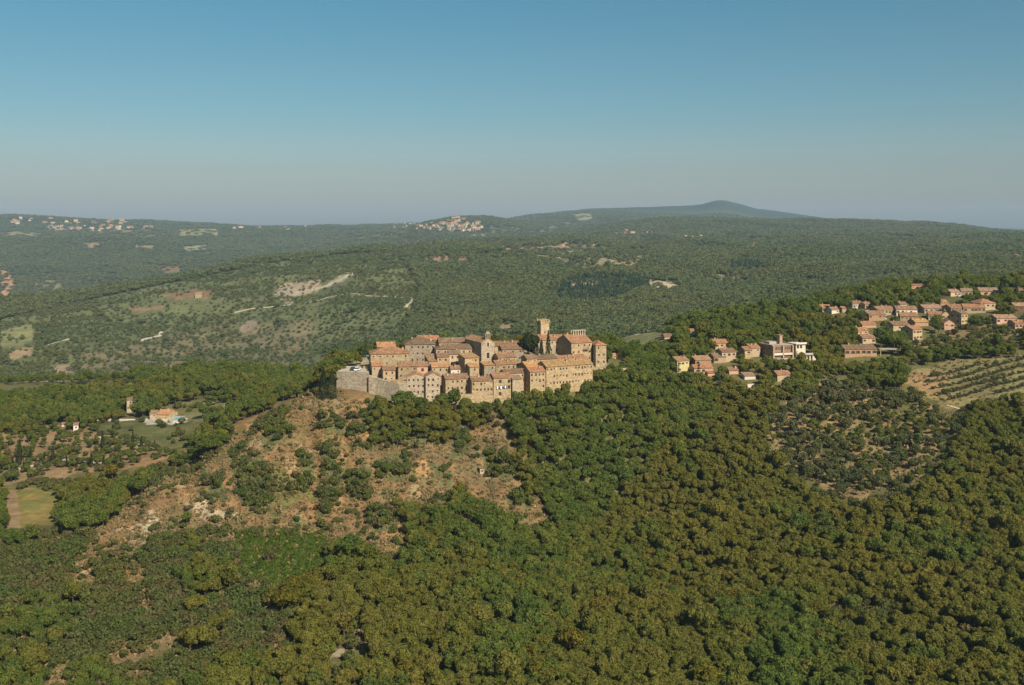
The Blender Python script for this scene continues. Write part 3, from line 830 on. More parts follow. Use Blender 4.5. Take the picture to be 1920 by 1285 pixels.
oldh('house with stepped red roofs below the church', 930, 968, 683, 465, 6.5, 18, 'gable', (4, 2), 'stone', 'roof', chim=2)
oldh('plain stone house under the church terrace', 908, 929, 685, 463, 6, 18, 'shed', (2, 2), 'grey_stone', 'old_roof', .8)
oldh('low house with red roof left of the corner house', 946, 985, 699.5, 458, 6.5, 18, 'gable', (4, 2), 'stone', 'roof', step=2.6, chim=2)
oldh('small shaded shed with grey roof between the front houses', 961, 978, 711, 452.5, 4.5, 14, 'shed', (1, 1), 'grey_stone', 'grey_roof', .9, chim=0, name='stone_shed', cat='shed', group=None)
oldh('house with wide tan roof behind the corner house', 987, 1022, 687.5, 466, 8.5, 22, 'gable', (3, 1), 'stone', 'ochre_roof')
# third row
oldh('large broad house at the left end of the village under hipped roof', 696, 767, 663.5, 474.5, 12, 11, 'hip', (6, 3), 'stone', 'roof', 2.4, chim=3, skip=.2, side=0)
oldh('small house with red roof and one window in the village middle', 820, 842, 669, 473, 6, 11, 'gable', (2, 1), 'stone', 'bright_roof')
oldh('small pale house with red roof in the village middle', 842.6, 863, 664, 476, 6, 11, 'gable', (2, 2), 'pale_stone', 'roof')
oldh('brown roofed house with dark left wall beside the square palazzo', 804, 820, 677, 472, 7, 20, 'shed', (1, 1), 'stone', 'old_roof', 2.2, chim=0)
oldh('tall house with red roof below the church on its right', 934, 968, 670, 474, 7.5, 18, 'gable', (4, 2), 'stone', 'roof', step=2.8, chim=2)
oldh('upper row house behind the long row, nearest the church', 988, 1008, 672.5, 478, 6.5, 24, 'gable', (2, 1), 'plaster', 'roof')
oldh('upper row house behind the long row, in the middle', 1008.7, 1045, 673, 481, 6.5, 24, 'gable', (3, 1), 'plaster', 'roof', chim=2)
oldh('upper row house behind the long row, at the castle end', 1045.7, 1100, 673, 487, 6.5, 24, 'gable', (5, 1), 'stone', 'roof', chim=2)
# top of the hill
oldh('low house with faded roof behind the left end of the village', 708, 741, 650, 492, 8, 12, 'gable', (3, 1), 'stone', 'old_roof', chim=2)
oldh('big square palazzo with pyramid roof and few shut windows', 760, 816, 646, 488, 13, 9, 'hip', (6, 3), 'grey_stone', 'roof', 3.0, step=2.9, skip=.35, chim=2, style='bare', side=0)
oldh('red roof house peeping out behind the square palazzo', 784, 823, 637.5, 504, 8, 9, 'gable', (3, 1), 'stone', 'bright_roof', chim=2)
oldh('long house with unbroken red roof left of the church', 823.7, 892, 642, 498, 8.5, 9, 'gable', (5, 1), 'plaster', 'roof', chim=3)
oldh('long house with hipped roof in front of the unbroken roof', 818, 897, 654.5, 483, 9, 10, 'hip', (7, 1), 'pale_stone', 'roof', 1.7, chim=3, side=0)
oldh('long red roofed house just right of the church', 928, 977, 648.5, 499, 8.5, 12, 'gable', (4, 1), 'stone', 'bright_roof', chim=2)
oldh('stone house right of the church, in front of the red roof', 941, 982, 654.5, 487, 7, 14, 'gable', (3, 2), 'grey_stone', 'bright_roof')
oldh('palazzo with garden and arched doorway at the foot of the tower', 1003, 1058, 637.5, 502, 9.5, 12, 'gable', (6, 2), 'grey_stone', 'bright_roof', step=3.4, skip=0, chim=3)
CAST = oldh('great house with iron balcony at the right end of the village', 1071, 1110.5, 642.5, 493, 15, 25, 'gable', (4, 3), 'stone', 'bright_roof', 3.0, step=3.0, chim=3, side=0)
oldh('tall end house with two roof levels overlooking the cliff', 1117, 1137, 647.5, 492, 9, 14, 'hip', (2, 4), 'stone', 'bright_roof', 1.6, step=3.2, chim=2, side=0)

# laundry on the front house, balcony on the great house
dW, dC = strip(WASH), strip(CAST)
mb = MB(); mb.tube([(-2.6, -.55, dW['h'] - 3.4), (0, -.55, dW['h'] - 3.55), (2.6, -.55, dW['h'] - 3.4)], [.02] * 3, 5)
for i, x in enumerate((-2.2, -1.4, -.7, .3, 1.2, 1.9)):
    wd = .5; z1 = dW['h'] - 3.47; hh = (1.1, .8, 1.2, .7, 1.0, .8)[i]
    mb.box(x - wd / 2, x + wd / 2, -.57, -.535, z1 - hh, z1, 1 if i in (0, 2, 4) else 2)
ln = link('laundry_line', mb.mesh('laundry_line', 'iron', 'cloth', 'dark_cloth'), None, WASH.location, WASH.rotation_euler.z)
tag(ln, 'line of white and blue washing hung on the front house wall', 'laundry')
mb = MB(); z0 = dC['h'] - 3.4
mb.box(.6, 3.2, -1.0, 0, z0 - .15, z0)
for i in range(9): mb.box(.62 + i * .315, .66 + i * .315, -.98, -.94, z0 + .002, z0 + .9)
mb.box(.6, 3.2, -1.0, -.92, z0 + .902, z0 + .98)
for x in (.62, 3.14): mb.box(x, x + .04, -.9, -.02, z0 + .902, z0 + .98)
link('balcony', mb.mesh('balcony', 'iron'), CAST)
mb = MB()
for i in range(6):
    for y in (6.2, 8.6): mb.box(-1 + i * 1.2, -.75 + i * 1.2, y, y + .25, dC['h'] + 1.5, dC['h'] + 4.9)
for y in (6.2, 8.6): mb.box(-1.2, 5.5, y - .05, y + .3, dC['h'] + 4.902, dC['h'] + 5.1)
for i in range(9): mb.box(-1 + i * .75, -.9 + i * .75, 5.9, 9.2, dC['h'] + 5.102, dC['h'] + 5.2)
link('pergola', mb.mesh('pergola', 'surround'), CAST)

# the church: tall gabled front, nave running back, bell gable with two openings
def church():
    Y = 478.0; yaw = R(24)
    cx = (915 - 960) / F * Y; w = 24.5 * Y / F / math.cos(yaw); d = 20.0
    ze = ZC - (642 - HZ) * Y / F
    zb = tz(cx, Y) - 1.2; h = ze - zb; rise = 1.7
    root = thing('village_church', 'stone church with bell gable and round-headed window at the top of the village', 'church', (cx, Y, zb), yaw)
    mb = MB()
    fo = [(w / 2 - .5, w / 2 + .5, h - 2.0, h - .1), (w / 2 - .75, w / 2 + .75, h - 7.2, h - 4.6), (w / 2 - .6, w / 2 + .6, h - 12.4, h - 10.1)]
    wall_side(mb, (-w / 2, 0), (1, 0), (0, -1), w, h, fo)
    wall_side(mb, (w / 2, 0), (0, 1), (1, 0), d, h, []); wall_side(mb, (w / 2, d), (-1, 0), (0, 1), w, h, []); wall_side(mb, (-w / 2, d), (0, -1), (-1, 0), d, h, [])
    mb.face([(-w / 2, 0, h), (w / 2, 0, h), (0, 0, h + rise)]); mb.face([(-w / 2, d, h), (0, d, h + rise), (w / 2, d, h)])
    link('wall', mb.mesh('wall', 'grey_stone'), root)
    rb = MB(); roof_solid(rb, 'front', w, d, h, rise); link('roof', rb.mesh('roof', 'old_roof'), root)
    for p, nm in zip(fo, ('window', 'window', 'door')):
        a = (p[0] + p[1]) / 2 - w / 2; ww = p[1] - p[0]; hh = p[3] - p[2]
        mb = MB(); mb.box(-ww / 2 + .05, ww / 2 - .05, .18, .23, .03, hh - .03, 0)
        mb.box(-ww / 2 - .22, -ww / 2, -.06, .1, -.15, hh + .2, 1); mb.box(ww / 2, ww / 2 + .22, -.06, .1, -.15, hh + .2, 1); mb.box(-ww / 2, ww / 2, -.06, .1, hh, hh + .2, 1)
        if nm == 'window': mb.box(-ww / 2, ww / 2, -.06, .1, -.15, 0, 1)
        link(nm, mb.mesh(nm, 'wood' if nm == 'door' else 'pane', 'surround'), root, (a, 0, p[2]))
    mb = MB(); mb.box(-w / 2 - .05, w / 2 + .05, -.12, -.003, h - 8.6, h - 8.35); link('cornice', mb.mesh('cornice', 'surround'), root)
    mb = MB(); t = h + rise - .6; W = 1.15; H2 = 3.6; dep = .8
    pts = [(-W, t), (-W, t + H2 - .7), (-W * .6, t + H2 - .2), (0, t + H2 + .35), (W * .6, t + H2 - .2), (W, t + H2 - .7), (W, t)]
    for x0, x1 in ((-W, -.82), (-.18, .18), (.82, W)): mb.box(x0, x1, .1, .1 + dep, t, t + 2.6)
    mb.prism([(-W, t + 2.602), (-W, t + H2 - .7), (-W * .6, t + H2 - .15), (0, t + H2 + .4), (W * .6, t + H2 - .15), (W, t + H2 - .7), (W, t + 2.602)], 'y', .1, .1 + dep)
    mb.box(-W - .12, W + .12, .02, .1 + dep + .08, t + 1.0, t + 1.18)
    bt = link('bell_gable', mb.mesh('bell_gable', 'stone'), root)
    for x in (-.5, .5):
        mb = MB(); mb.tube([(0, 0, 0), (0, 0, .12), (0, 0, .45), (0, 0, .6)], [.26, .22, .15, .05], 8); link('bell', mb.mesh('bell', 'iron'), bt, (x, .5, t + 1.7))
    HOUSES.append((cx - math.sin(yaw) * d / 2, Y + d / 2, 10, 903, 927, 642, Y, w, d, yaw, cx))
church()

def tower():
    Y = 517.0; yaw = R(22)
    cx = (1022 - 960) / F * Y; w = 16.0 * Y / F / math.cos(yaw)
    zt = ZC - (605.5 - HZ) * Y / F
    zb = tz(cx, Y) - 1.0; h = zt - zb
    root = thing('stone_tower', 'tall square battlemented stone tower rising over the village roofs', 'tower', (cx, Y, zb), yaw)
    mb = MB(); wall_side(mb, (-w / 2, 0), (1, 0), (0, -1), w, h, [(w / 2 - .3, w / 2 + .3, h - 5.2, h - 4.2)])
    wall_side(mb, (w / 2, 0), (0, 1), (1, 0), w, h, []); wall_side(mb, (w / 2, w), (-1, 0), (0, 1), w, h, []); wall_side(mb, (-w / 2, w), (0, -1), (-1, 0), w, h, [])
    link('shaft', mb.mesh('shaft', 'stone'), root)
    mb = MB(); o = .14
    n = 7
    for s in range(4):                                   # corbels under the parapet
        for i in range(n):
            u = -w / 2 + w * (i + .5) / n
            b = [(u - .13, u + .13, -o, -.003), None, (u - .13, u + .13, w + .003, w + o), None][s] if s in (0, 2) else None
            if b: mb.box(b[0], b[1], b[2], b[3], h - .7, h - .002)
            else:
                v = w * (i + .5) / n
                if s == 1: mb.box(w / 2 + .003, w / 2 + o, v - .13, v + .13, h - .7, h - .002)
                else: mb.box(-w / 2 - o, -w / 2 - .003, v - .13, v + .13, h - .7, h - .002)
    mb.box(-w / 2 - o, w / 2 + o, -o, w + o, h, h + .55)
    a, b = -w / 2 - o, w / 2 + o; c, e = -o, w + o; t = .35
    m = 4; L = b - a; mw = L / (2 * m - 1)
    for i in range(m):
        u = a + i * 2 * mw
        mb.box(u, u + mw, c, c + t, h + .552, h + 1.65); mb.box(u, u + mw, e - t, e, h + .552, h + 1.65)
        v = c + i * 2 * mw
        if 0 < i < m - 1:
            mb.box(a, a + t, v, v + mw, h + .552, h + 1.65); mb.box(b - t, b, v, v + mw, h + .552, h + 1.65)
    link('battlements', mb.mesh('battlements', 'stone'), root)
    mb = MB(); mb.box(-.25, .25, .16, .2, 0, 1.0); link('window', mb.mesh('window', 'pane'), root, (0, 0, h - 5.2))
    HOUSES.append((cx, Y + 2, 5, 1008, 1031, 600, Y, w, w, yaw, cx))
tower()

def wallrun(name, label, pts, thick, mat, cap=None, cat='wall', down=1.0):
    """a wall through (pixel, pixel of its top, distance) points, its foot in the ground"""
    P = [((px - 960) / F * Y, Y, ZC - (py - HZ) * Y / F) for px, py, Y in pts]
    mb = MB()
    ring = []
    for i, (x, y, z) in enumerate(P):
        a = P[max(i - 1, 0)]; b = P[min(i + 1, len(P) - 1)]
        tx, ty = b[0] - a[0], b[1] - a[1]; l = math.hypot(tx, ty)
        nx, ny = -ty / l, tx / l
        zb = min(tz(x, y), tz(x - nx * thick, y - ny * thick), tz(x + nx * thick, y + ny * thick)) - down
        ring.append(((x, y, zb), (x, y, z), (x + nx * thick, y + ny * thick, z), (x + nx * thick, y + ny * thick, zb)))
    for p, q in zip(ring[:-1], ring[1:]):
        for i in range(4):
            j = (i + 1) % 4
            mb.face([p[i], p[j], q[j], q[i]])
    mb.face(ring[0]); mb.face(ring[-1])
    return tag(link(name, mb.mesh(name, mat)), label, cat)
wallrun('rampart_wall', 'high blank grey stone rampart at the left end of the village', [(631, 697, 464), (650, 697.3, 462), (690, 699, 459)], 1.2, 'rampart')
wallrun('rampart_wall', 'sloping grey retaining wall descending below the small red roofed houses', [(691, 704, 457.5), (705, 709, 456), (722, 714, 453.5), (748, 720, 449), (763, 722, 448)], 1.2, 'rampart')
wallrun('garden_wall', 'low stone wall bounding the palazzo garden above the upper row', [(984, 668.5, 489), (1012, 668, 492), (1040, 667, 495), (1068, 666, 497.5)], .5, 'pale_stone')
wallrun('garden_wall', 'low wall stretching along the village edge below the front houses', [(826, 741, 448.5), (850, 740, 447.5), (880, 739, 446), (925, 741, 445)], .6, 'stone')
wallrun('garden_wall', 'pale garden wall among trees right of the great house', [(1160, 691, 498), (1175, 692, 500), (1187, 691, 502)], .6, 'pale_stone')
wallrun('gate_wall', 'short stone gatehouse wall beside the parking area', [(680.5, 687, 478), (685, 687, 478), (689.5, 688, 477)], 1.5, 'stone')
# round bastion terrace
x, y, z = (748 - 960) / F * 454, 454.0, ZC - (714 - HZ) * 454 / F
mb = MB(); b0 = tz(x, y - 3) - 1.5
mb.tube([(x, y, b0), (x, y, z - .4), (x, y, z - .38), (x, y, z)], [3.8, 3.6, 3.75, 3.75], 20)
tag(link('round_bastion', mb.mesh('round_bastion', 'stone')), 'low round stone bastion with flat top left of the gabled pair', 'bastion')
# the terrace of the parking area
px, py = [631, 690, 694, 640], [462.9, 459.9, 484, 486]
mb = MB(); q = [((a - 960) / F * b, b) for a, b in zip(px, py)]
zt = ZC - (697.8 - HZ) * 464 / F
mb.prism([(a, b + 1.0) for a, b in q], 'z', zt - 9, zt - .3)
tag(link('terrace', mb.mesh('terrace', 'gravel')), 'gravel parking terrace behind the high rampart', 'terrace', kind='structure')

# ------------------------------------------------------------------ the newer village on the right
NEW = 'tiled houses of the newer village on the right'
def newh(*a, **k):
    k.setdefault('group', NEW); k.setdefault('name', 'village_house'); k.setdefault('style', 'brown')
    h = house(*a, **k); H.append(h); return h
N = None
newh('square stone house with red roof standing alone above the lower houses', 1341, 1367, 643.5, N, 8, 16, 'gable', (3, 2), 'stone', 'bright_roof', base=655, chim=2)
newh('two storey house with plain lit front at the right of the lower group', 1353, 1381, 660, N, 7, 16, 'gable', (3, 2), 'plaster', 'bright_roof', base=679)
newh('house with dark porch openings beside the plain lit front', 1338, 1362, 669, N, 6.5, 16, 'gable', (3, 1), 'plaster', 'roof', base=681, wk=3)
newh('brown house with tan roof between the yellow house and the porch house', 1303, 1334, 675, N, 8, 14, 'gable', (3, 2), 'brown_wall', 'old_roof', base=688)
newh('yellow painted house with red roof at the left end of the lower group', 1269, 1293, 676.5, N, 8, 24, 'gable', (3, 3), 'yellow', 'roof', base=698, style='green')
newh('low house with orange roof below the brown house', 1301, 1338, 690, N, 6, 12, 'gable', (3, 1), 'pink', 'bright_roof', base=703)
newh('little orange roofed lean-to below the lower group', 1327, 1341, 699.5, N, 4, 8, 'shed', (1, 1), 'pink', 'bright_roof', base=706, chim=0, name='lean_to', cat='shed', group=None)
newh('low red roof half sunk in trees right of the lower group', 1367, 1385, 694.5, N, 5.5, 10, 'gable', (2, 1), 'pink', 'bright_roof', base=702)
newh('lower wing of the twin roofed house left of the apartment block', 1396, 1411, 656.5, N, 7, 16, 'gable', (1, 2), 'stone', 'bright_roof', base=673, chim=0)
newh('taller wing of the twin roofed house left of the apartment block', 1407, 1426, 652.5, 545, 8, 16, 'gable', (2, 2), 'plaster', 'bright_roof', chim=2)
newh('isolated cottage with bright red roof below the apartment block', 1457, 1484, 702.5, N, 7, 12, 'gable', (2, 1), 'plaster', 'bright_roof', base=715)
newh('half hidden shed with grey roof and white front below the lower group', 1396, 1417, 705, N, 5, 8, 'shed', (2, 1), 'white', 'grey_roof', base=712, chim=0, name='garden_shed', cat='shed', group=None)
newh('brown roofed hut at the right edge of the old village trees', 1147, 1167, 668, N, 5, 10, 'gable', (2, 1), 'stone', 'old_roof', base=674, chim=0, name='hut', cat='hut', group=None)
newh('orange roofed barn by the pale field behind the old village', 1246, 1264, 631.5, N, 7, 8, 'gable', (2, 1), 'plaster', 'bright_roof', base=635, chim=0, name='barn', cat='barn', group=None)
newh('small white house with red roof among trees behind the lower group', 1295, 1305, 621.5, N, 6, 8, 'gable', (2, 1), 'white', 'bright_roof', base=629, chim=0)
newh('red roofed house at the far left end of the upper hamlet', 1541, 1562, 577, N, 8, 14, 'gable', (3, 1), 'plaster', 'bright_roof', base=585)
newh('low annex with red roof right of the far left house', 1559, 1575, 581, N, 7, 14, 'gable', (2, 1), 'white', 'roof', base=588)
newh('tiny red roofed house at the wood edge of the upper hamlet', 1579, 1587, 578.5, N, 5, 14, 'gable', (1, 1), 'plaster', 'bright_roof', base=586, chim=0)
newh('white house with red roof and dark ground floor among trees', 1598, 1620, 570, N, 8, 14, 'gable', (4, 2), 'white', 'bright_roof', base=579, skip=0)
newh('small wing with red roof right of the white tree-side house', 1621.5, 1635, 571, N, 6, 14, 'gable', (2, 1), 'plaster', 'roof', base=578)
newh('long red roofed house at the back of the hamlet centre', 1645, 1680, 581, N, 9, 16, 'gable', (5, 1), 'plaster', 'bright_roof', base=592, chim=2)
newh('white walled house with broad roof in the hamlet centre', 1682, 1719, 580.5, N, 9, -8, 'gable', (5, 2), 'white', 'roof', base=593, chim=2)
newh('small upper roof showing behind the white walled house', 1687, 1702, 570.5, N, 6, 10, 'gable', (2, 1), 'plaster', 'roof', base=578)
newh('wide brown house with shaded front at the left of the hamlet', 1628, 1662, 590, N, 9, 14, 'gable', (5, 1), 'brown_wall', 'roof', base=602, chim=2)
newh('house with red roof and lit gable end in the middle of the hamlet', 1689, 1719, 593, N, 9, -12, 'gable', (4, 2), 'plaster', 'roof', base=606)
newh('low house of two stepped roofs below the wide brown house', 1616, 1644, 609, N, 8, 10, 'gable', (3, 1), 'pink', 'bright_roof', base=615)
newh('narrow house with orange roof at the wood edge, above the white fronted one', 1608, 1629, 620, N, 7, 12, 'gable', (2, 2), 'plaster', 'bright_roof', base=631)
newh('orange roofed house with white lower walls at the wood edge', 1617, 1642, 634, N, 8, 8, 'gable', (3, 1), 'plaster', 'bright_roof', base=645)
newh('long low house with balcony strip under brown roof above the vineyard', 1583, 1645, 655, N, 9, 6, 'gable', (6, 1), 'brown_wall', 'roof', base=669, wk=3, chim=2)
newh('tall house with lit front and dark left wall above the dry field', 1710, 1731, 618, N, 9, 24, 'gable', (3, 3), 'plaster', 'bright_roof', base=638, chim=2)
newh('wide low house left of the tall house with lit front', 1674, 1707, 610, N, 9, 10, 'gable', (4, 1), 'plaster', 'bright_roof', base=622)
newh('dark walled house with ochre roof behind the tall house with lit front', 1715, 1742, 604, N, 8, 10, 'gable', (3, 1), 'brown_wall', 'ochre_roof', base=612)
newh('long house with greyish roof at the back right of the hamlet', 1732, 1769, 578, N, 9, 10, 'gable', (4, 1), 'grey_stone', 'grey_roof', base=587, chim=2)
newh('house with red roof and shaded front right of the centre', 1742, 1766, 590, N, 8, -14, 'gable', (3, 1), 'grey_stone', 'bright_roof', base=601)
newh('house with broad lit gable end right of the centre', 1766.5, 1781, 590, N, 9, -10, 'front', (2, 2), 'plaster', 'roof', 1.8, base=602)
newh('pinkish gabled house at the top of the dry slope', 1771, 1789, 606, N, 8, -6, 'front', (2, 2), 'pink', 'bright_roof', 1.8, base=619)
newh('house with long shaded left wall behind the tall narrow house', 1782, 1810, 577.5, N, 9, 12, 'gable', (4, 2), 'grey_stone', 'bright_roof', base=590)
newh('tall narrow three storey house with dark left wall', 1801, 1816, 588.5, N, 9, 26, 'gable', (2, 3), 'stone', 'bright_roof', base=608, side=2)
newh('red roofed row with lit end wall beside the pyramid roofed house', 1808, 1846, 577, N, 9, -12, 'gable', (6, 1), 'plaster', 'bright_roof', base=588, chim=3)
newh('square house with pyramid roof at the right of the hamlet', 1837, 1868, 569, N, 11, 10, 'hip', (3, 2), 'plaster', 'bright_roof', 2.6, base=582, chim=1)
newh('flat reddish house alone at the top of the wood', 1709, 1736, 535.5, N, 8, 4, 'shed', (4, 1), 'pink', 'bright_roof', .7, base=543)
newh('twin gabled house with grey-brown roofs at the top right, left half', 1781, 1803, 548, N, 9, 20, 'gable', (3, 1), 'plaster', 'grey_roof', base=556)
newh('twin gabled house with grey-brown roofs at the top right, right half', 1803.5, 1823, 546.5, N, 9, -16, 'gable', (3, 1), 'plaster', 'grey_roof', base=555)
newh('sprawling house with dark roof and lit end wall at the top right', 1838, 1872, 546, N, 10, -12, 'gable', (4, 1), 'plaster', 'grey_roof', base=555, chim=2)
newh('pale low house near the top right corner of the hamlet', 1884, 1900, 545.5, N, 8, 6, 'gable', (3, 1), 'white', 'roof', base=551)
newh('house with two chimneys at the far right edge of the hamlet', 1908, 1932, 546, N, 9, 8, 'gable', (4, 1), 'pink', 'roof', base=553, chim=2)
newh('brown roofed cottage behind the hamlet trees', 1763, 1779, 567.5, N, 7, 8, 'gable', (2, 1), 'brown_wall', 'old_roof', base=573)
newh('long pinkish roofed house with orange walls at the right edge', 1868, 1908, 597, N, 9, 6, 'gable', (6, 1), 'pink', 'grey_roof', 1.6, base=606, chim=2)
newh('dark timber house at the right frame edge', 1903, 1928, 574, N, 8, 4, 'gable', (3, 1), 'wood', 'grey_roof', base=586)
newh('orange walled cottage by the dry field at the right edge', 1903, 1926, 607, N, 8, 4, 'gable', (3, 1), 'pink', 'roof', base=617)
for h in H:
    for k in ('w', 'd', 'h', 'rise'):
        if k in h: del h[k]

def flats():
    """the apartment block: brown side wall, three floors of white balcony bands between brick piers, a stair tower"""
    Y = 540.0; yaw = R(20); cx = (1466.5 - 960) / F * Y; w = 41.0 * Y / F / math.cos(yaw); d = 11.5
    ze = ZC - (647.5 - HZ) * Y / F; zb = min(tz(cx - 6, Y), tz(cx + 6, Y)) - 1.5; h = ze - zb
    root = thing('apartment_block', 'flat roofed brick apartment block with white balcony bands and a stair tower', 'apartment block', (cx, Y, zb), yaw)
    mb = MB(); ops = []
    for r in range(3):
        z = h - 2.35 - r * 2.75
        for u0, u1 in ((.7, w / 2 - .55), (w / 2 + .55, w - .7)):
            n = 4
            for i in range(n):
                a = u0 + (u1 - u0) * i / n + .12; b = u0 + (u1 - u0) * (i + 1) / n - .12
                if z > .6: ops.append((a, b, z, z + 1.55))
    wall_side(mb, (-w / 2, 0), (1, 0), (0, -1), w, h, ops)
    so = [(4, 5, h - 2.3, h - 1), (4, 5, h - 5, h - 3.7), (8, 9, h - 2.3, h - 1)]
    wall_side(mb, (w / 2, 0), (0, 1), (1, 0), d, h, []); wall_side(mb, (w / 2, d), (-1, 0), (0, 1), w, h, []); wall_side(mb, (-w / 2, d), (0, -1), (-1, 0), d, h, so)
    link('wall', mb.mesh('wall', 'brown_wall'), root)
    mb = MB(); mb.box(-w / 2 - .3, w / 2 + .3, -.3, d + .3, h + .003, h + .3); mb.box(-w / 2 + 1, -w / 2 + 5, 4, 9, h + .302, h + 1.5)
    link('roof', mb.mesh('roof', 'concrete'), root)
    for a, b, c, e in ops + so:
        mb = MB(); L = b - a
        mb.box(-L / 2 + .04, L / 2 - .04, .17, .23, .04, e - c - .04, 0); mb.box(-L / 2, -L / 2 + .1, .12, .17, 0, e - c, 1); mb.box(L / 2 - .1, L / 2, .12, .17, 0, e - c, 1)
        o = link('window', mb.mesh('window', 'pane', 'white'), root, ((a + b) / 2 - w / 2, 0, c) if (a, b, c, e) in ops else (-w / 2, d - (a + b) / 2, c), 0 if (a, b, c, e) in ops else R(-90))
    for r in range(2):
        z = h - 5.0 - r * 2.75 + .25
        for u0, u1 in ((-w / 2 + .5, -.45), (.45, w / 2 - .5)):
            mb = MB(); mb.box(u0, u1, -1.2, -1.08, z - .15, z + .95); mb.box(u0, u1, -1.08, 0, z - .15, z); mb.box(u0, u0 + .1, -1.08, 0, z + .002, z + .95); mb.box(u1 - .1, u1, -1.08, 0, z + .002, z + .95)
            link('balcony', mb.mesh('balcony', 'white'), root)
    mb = MB()
    for x in (-w / 2 + .2, 0, w / 2 - .2): mb.box(x - .32, x + .32, -1.28, -.003, 0, h - .05)
    link('pier', mb.mesh('pier', 'pink'), root)
    mb = MB(); mb.box(.6, 2.2, 3, 5.5, h + .302, h + 4.6); mb.box(.3, 2.5, 2.7, 5.8, h + 4.602, h + 4.85)
    st = link('stair_tower', mb.mesh('stair_tower', 'pink'), root)
    HOUSES.append((cx - 2, Y + 5, 8.5, 1428, 1490, 647, Y, w, d, yaw, cx))
flats()

def terrace_house():
    Y = 545.0; yaw = R(14)
    root = thing('stepped_house', 'white modern house with stepped balconies right of the apartment block', 'house', ((1503 - 960) / F * Y, Y, 0), yaw)
    zt = ZC - (645.5 - HZ) * Y / F; zb = tz((1503 - 960) / F * Y, Y) - 2
    for i, (x0, x1, y0, d, pt, pb) in enumerate(((-3.2, 2.2, 0, 9, 645.5, 690), (-1.0, 5.6, -3.5, 3.4, 664, 690), (.5, 6.2, -6.6, 3.0, 673, 700))):
        t = ZC - (pt - HZ) * Y / F
        mb = MB(); h = t - zb
        ops = [(.5, 1.7, h - 2.2, h - .5), (2.3, 3.5, h - 2.2, h - .5), (4.1, 5.2, h - 2.2, h - .5)][:2 if i == 0 else 3]
        L = x1 - x0
        ops = [o for o in ops if o[1] < L - .2]
        wall_side(mb, (x0, y0), (1, 0), (0, -1), L, h, ops)
        wall_side(mb, (x1, y0), (0, 1), (1, 0), d, h, []); wall_side(mb, (x1, y0 + d), (-1, 0), (0, 1), L, h, []); wall_side(mb, (x0, y0 + d), (0, -1), (-1, 0), d, h, [])
        link('wall', mb.mesh('wall', 'white' if i < 2 else 'pink'), root, (0, 0, zb))
        mb = MB(); mb.box(x0 - .3, x1 + .3, y0 - .8, y0 + d, h + .003, h + .2); mb.box(x0 - .3, x1 + .3, y0 - .8, y0 - .68, h + .202, h + .95)
        link('balcony' if i else 'roof', mb.mesh('balcony', 'white'), root, (0, 0, zb))
        for o in ops:
            mb = MB(); mb.box(-.56, .56, .17, .23, .04, 1.66); link('window', mb.mesh('window', 'pane'), root, (x0 + (o[0] + o[1]) / 2, y0, zb + o[2]))
    mb = MB(); mb.tube([(0, 4, 0), (0, 4, 4.2)], [.06, .04], 5)
    link('antenna', mb.mesh('antenna', 'iron'), root, (0, 0, zt + .2))
    HOUSES.append(((1503 - 960) / F * Y, Y + 2, 8, 1490, 1526, 645, Y, 8, 9, yaw, (1503 - 960) / F * Y))
terrace_house()

# concrete canopy next to the long low house
x, y, z = hit(1668, 668, 440)
t = thing('carport', 'flat concrete carport beside the long low house above the vineyard', 'carport', (x, y, z - .3), R(-8))
zc = ZC - (655 - HZ) * y / F - z + .3
mb = MB(); mb.box(-4.8, 4.8, 0, 6, zc - .3, zc); link('roof', mb.mesh('roof', 'concrete'), t)
for a, b in ((-4.5, .2), (4.2, .2), (-4.5, 5.5), (4.2, 5.5)):
    mb = MB(); mb.box(a, a + .3, b, b + .3, 0, zc - .302); link('post', mb.mesh('post', 'concrete'), t)
HOUSES.append((x, y + 3, 6, 1650, 1686, 655, y, 9, 6, 0, x))
# ruined wall and white fence in the lower group
x, y, z = hit(1412, 727, 440)
wallrun('garden_wall', 'white rail wall below the grey shed in the lower group', [(1402, 720.5, y), (1412, 720, y), (1421, 720.5, y + 1)], .4, 'white')
x, y, z = hit(1173, 703, 440)
wallrun('garden_wall', 'ruined pale wall standing in the trees below the old village edge', [(1164, 691, 492), (1176, 690, 493), (1185, 694, 494)], .6, 'pale_stone')

# ------------------------------------------------------------------ villa with pool on the left, and lone buildings
def lone(*a, **k):
    k.setdefault('chim', 1); h = house(*a, **k)
    for q in ('w', 'd', 'h', 'rise'): del h[q]
    return h
vil = lone('low stone villa with broad tan roof beside the swimming pool', 292, 318, 777, N, 8, -16, 'gable', (3, 1), 'stone', 'old_roof', 1.7, base=786, name='villa', cat='house', door=True)
lone('pale stone wing at the left of the villa by the pool', 281, 293, 776, N, 6, 10, 'shed', (2, 1), 'pale_stone', 'old_roof', .8, base=787, name='villa_wing', cat='house', chim=0)
lone('slender pale tower-like house among trees above the villa', 238, 247, 750, N, 5, 14, 'gable', (2, 3), 'plaster', 'roof', .8, base=774, name='tower_house', cat='house', chim=0)
lone('small white hut on the hillside below the villa', 138, 146, 797, N, 3.5, 18, 'shed', (1, 1), 'white', 'grey_roof', .5, base=809, name='hut', cat='hut', chim=0)
lone('tiny white garden kiosk left of the hillside hut', 116, 124, 796, N, 3, 18, 'shed', (1, 1), 'white', 'grey_roof', .4, base=800, name='garden_kiosk', cat='hut', chim=0)
xs = [hit(a, b, 400) for a, b in ((177, 791), (200, 790), (225, 790), (253, 788))]
wallrun('garden_wall', 'long white retaining wall below the lawn left of the villa', [(a, b, q[1]) for (a, b), q in zip(((177, 785), (200, 785), (225, 786), (253, 786)), xs)], .6, 'white')
x, y, z = hit(334, 788, 400)
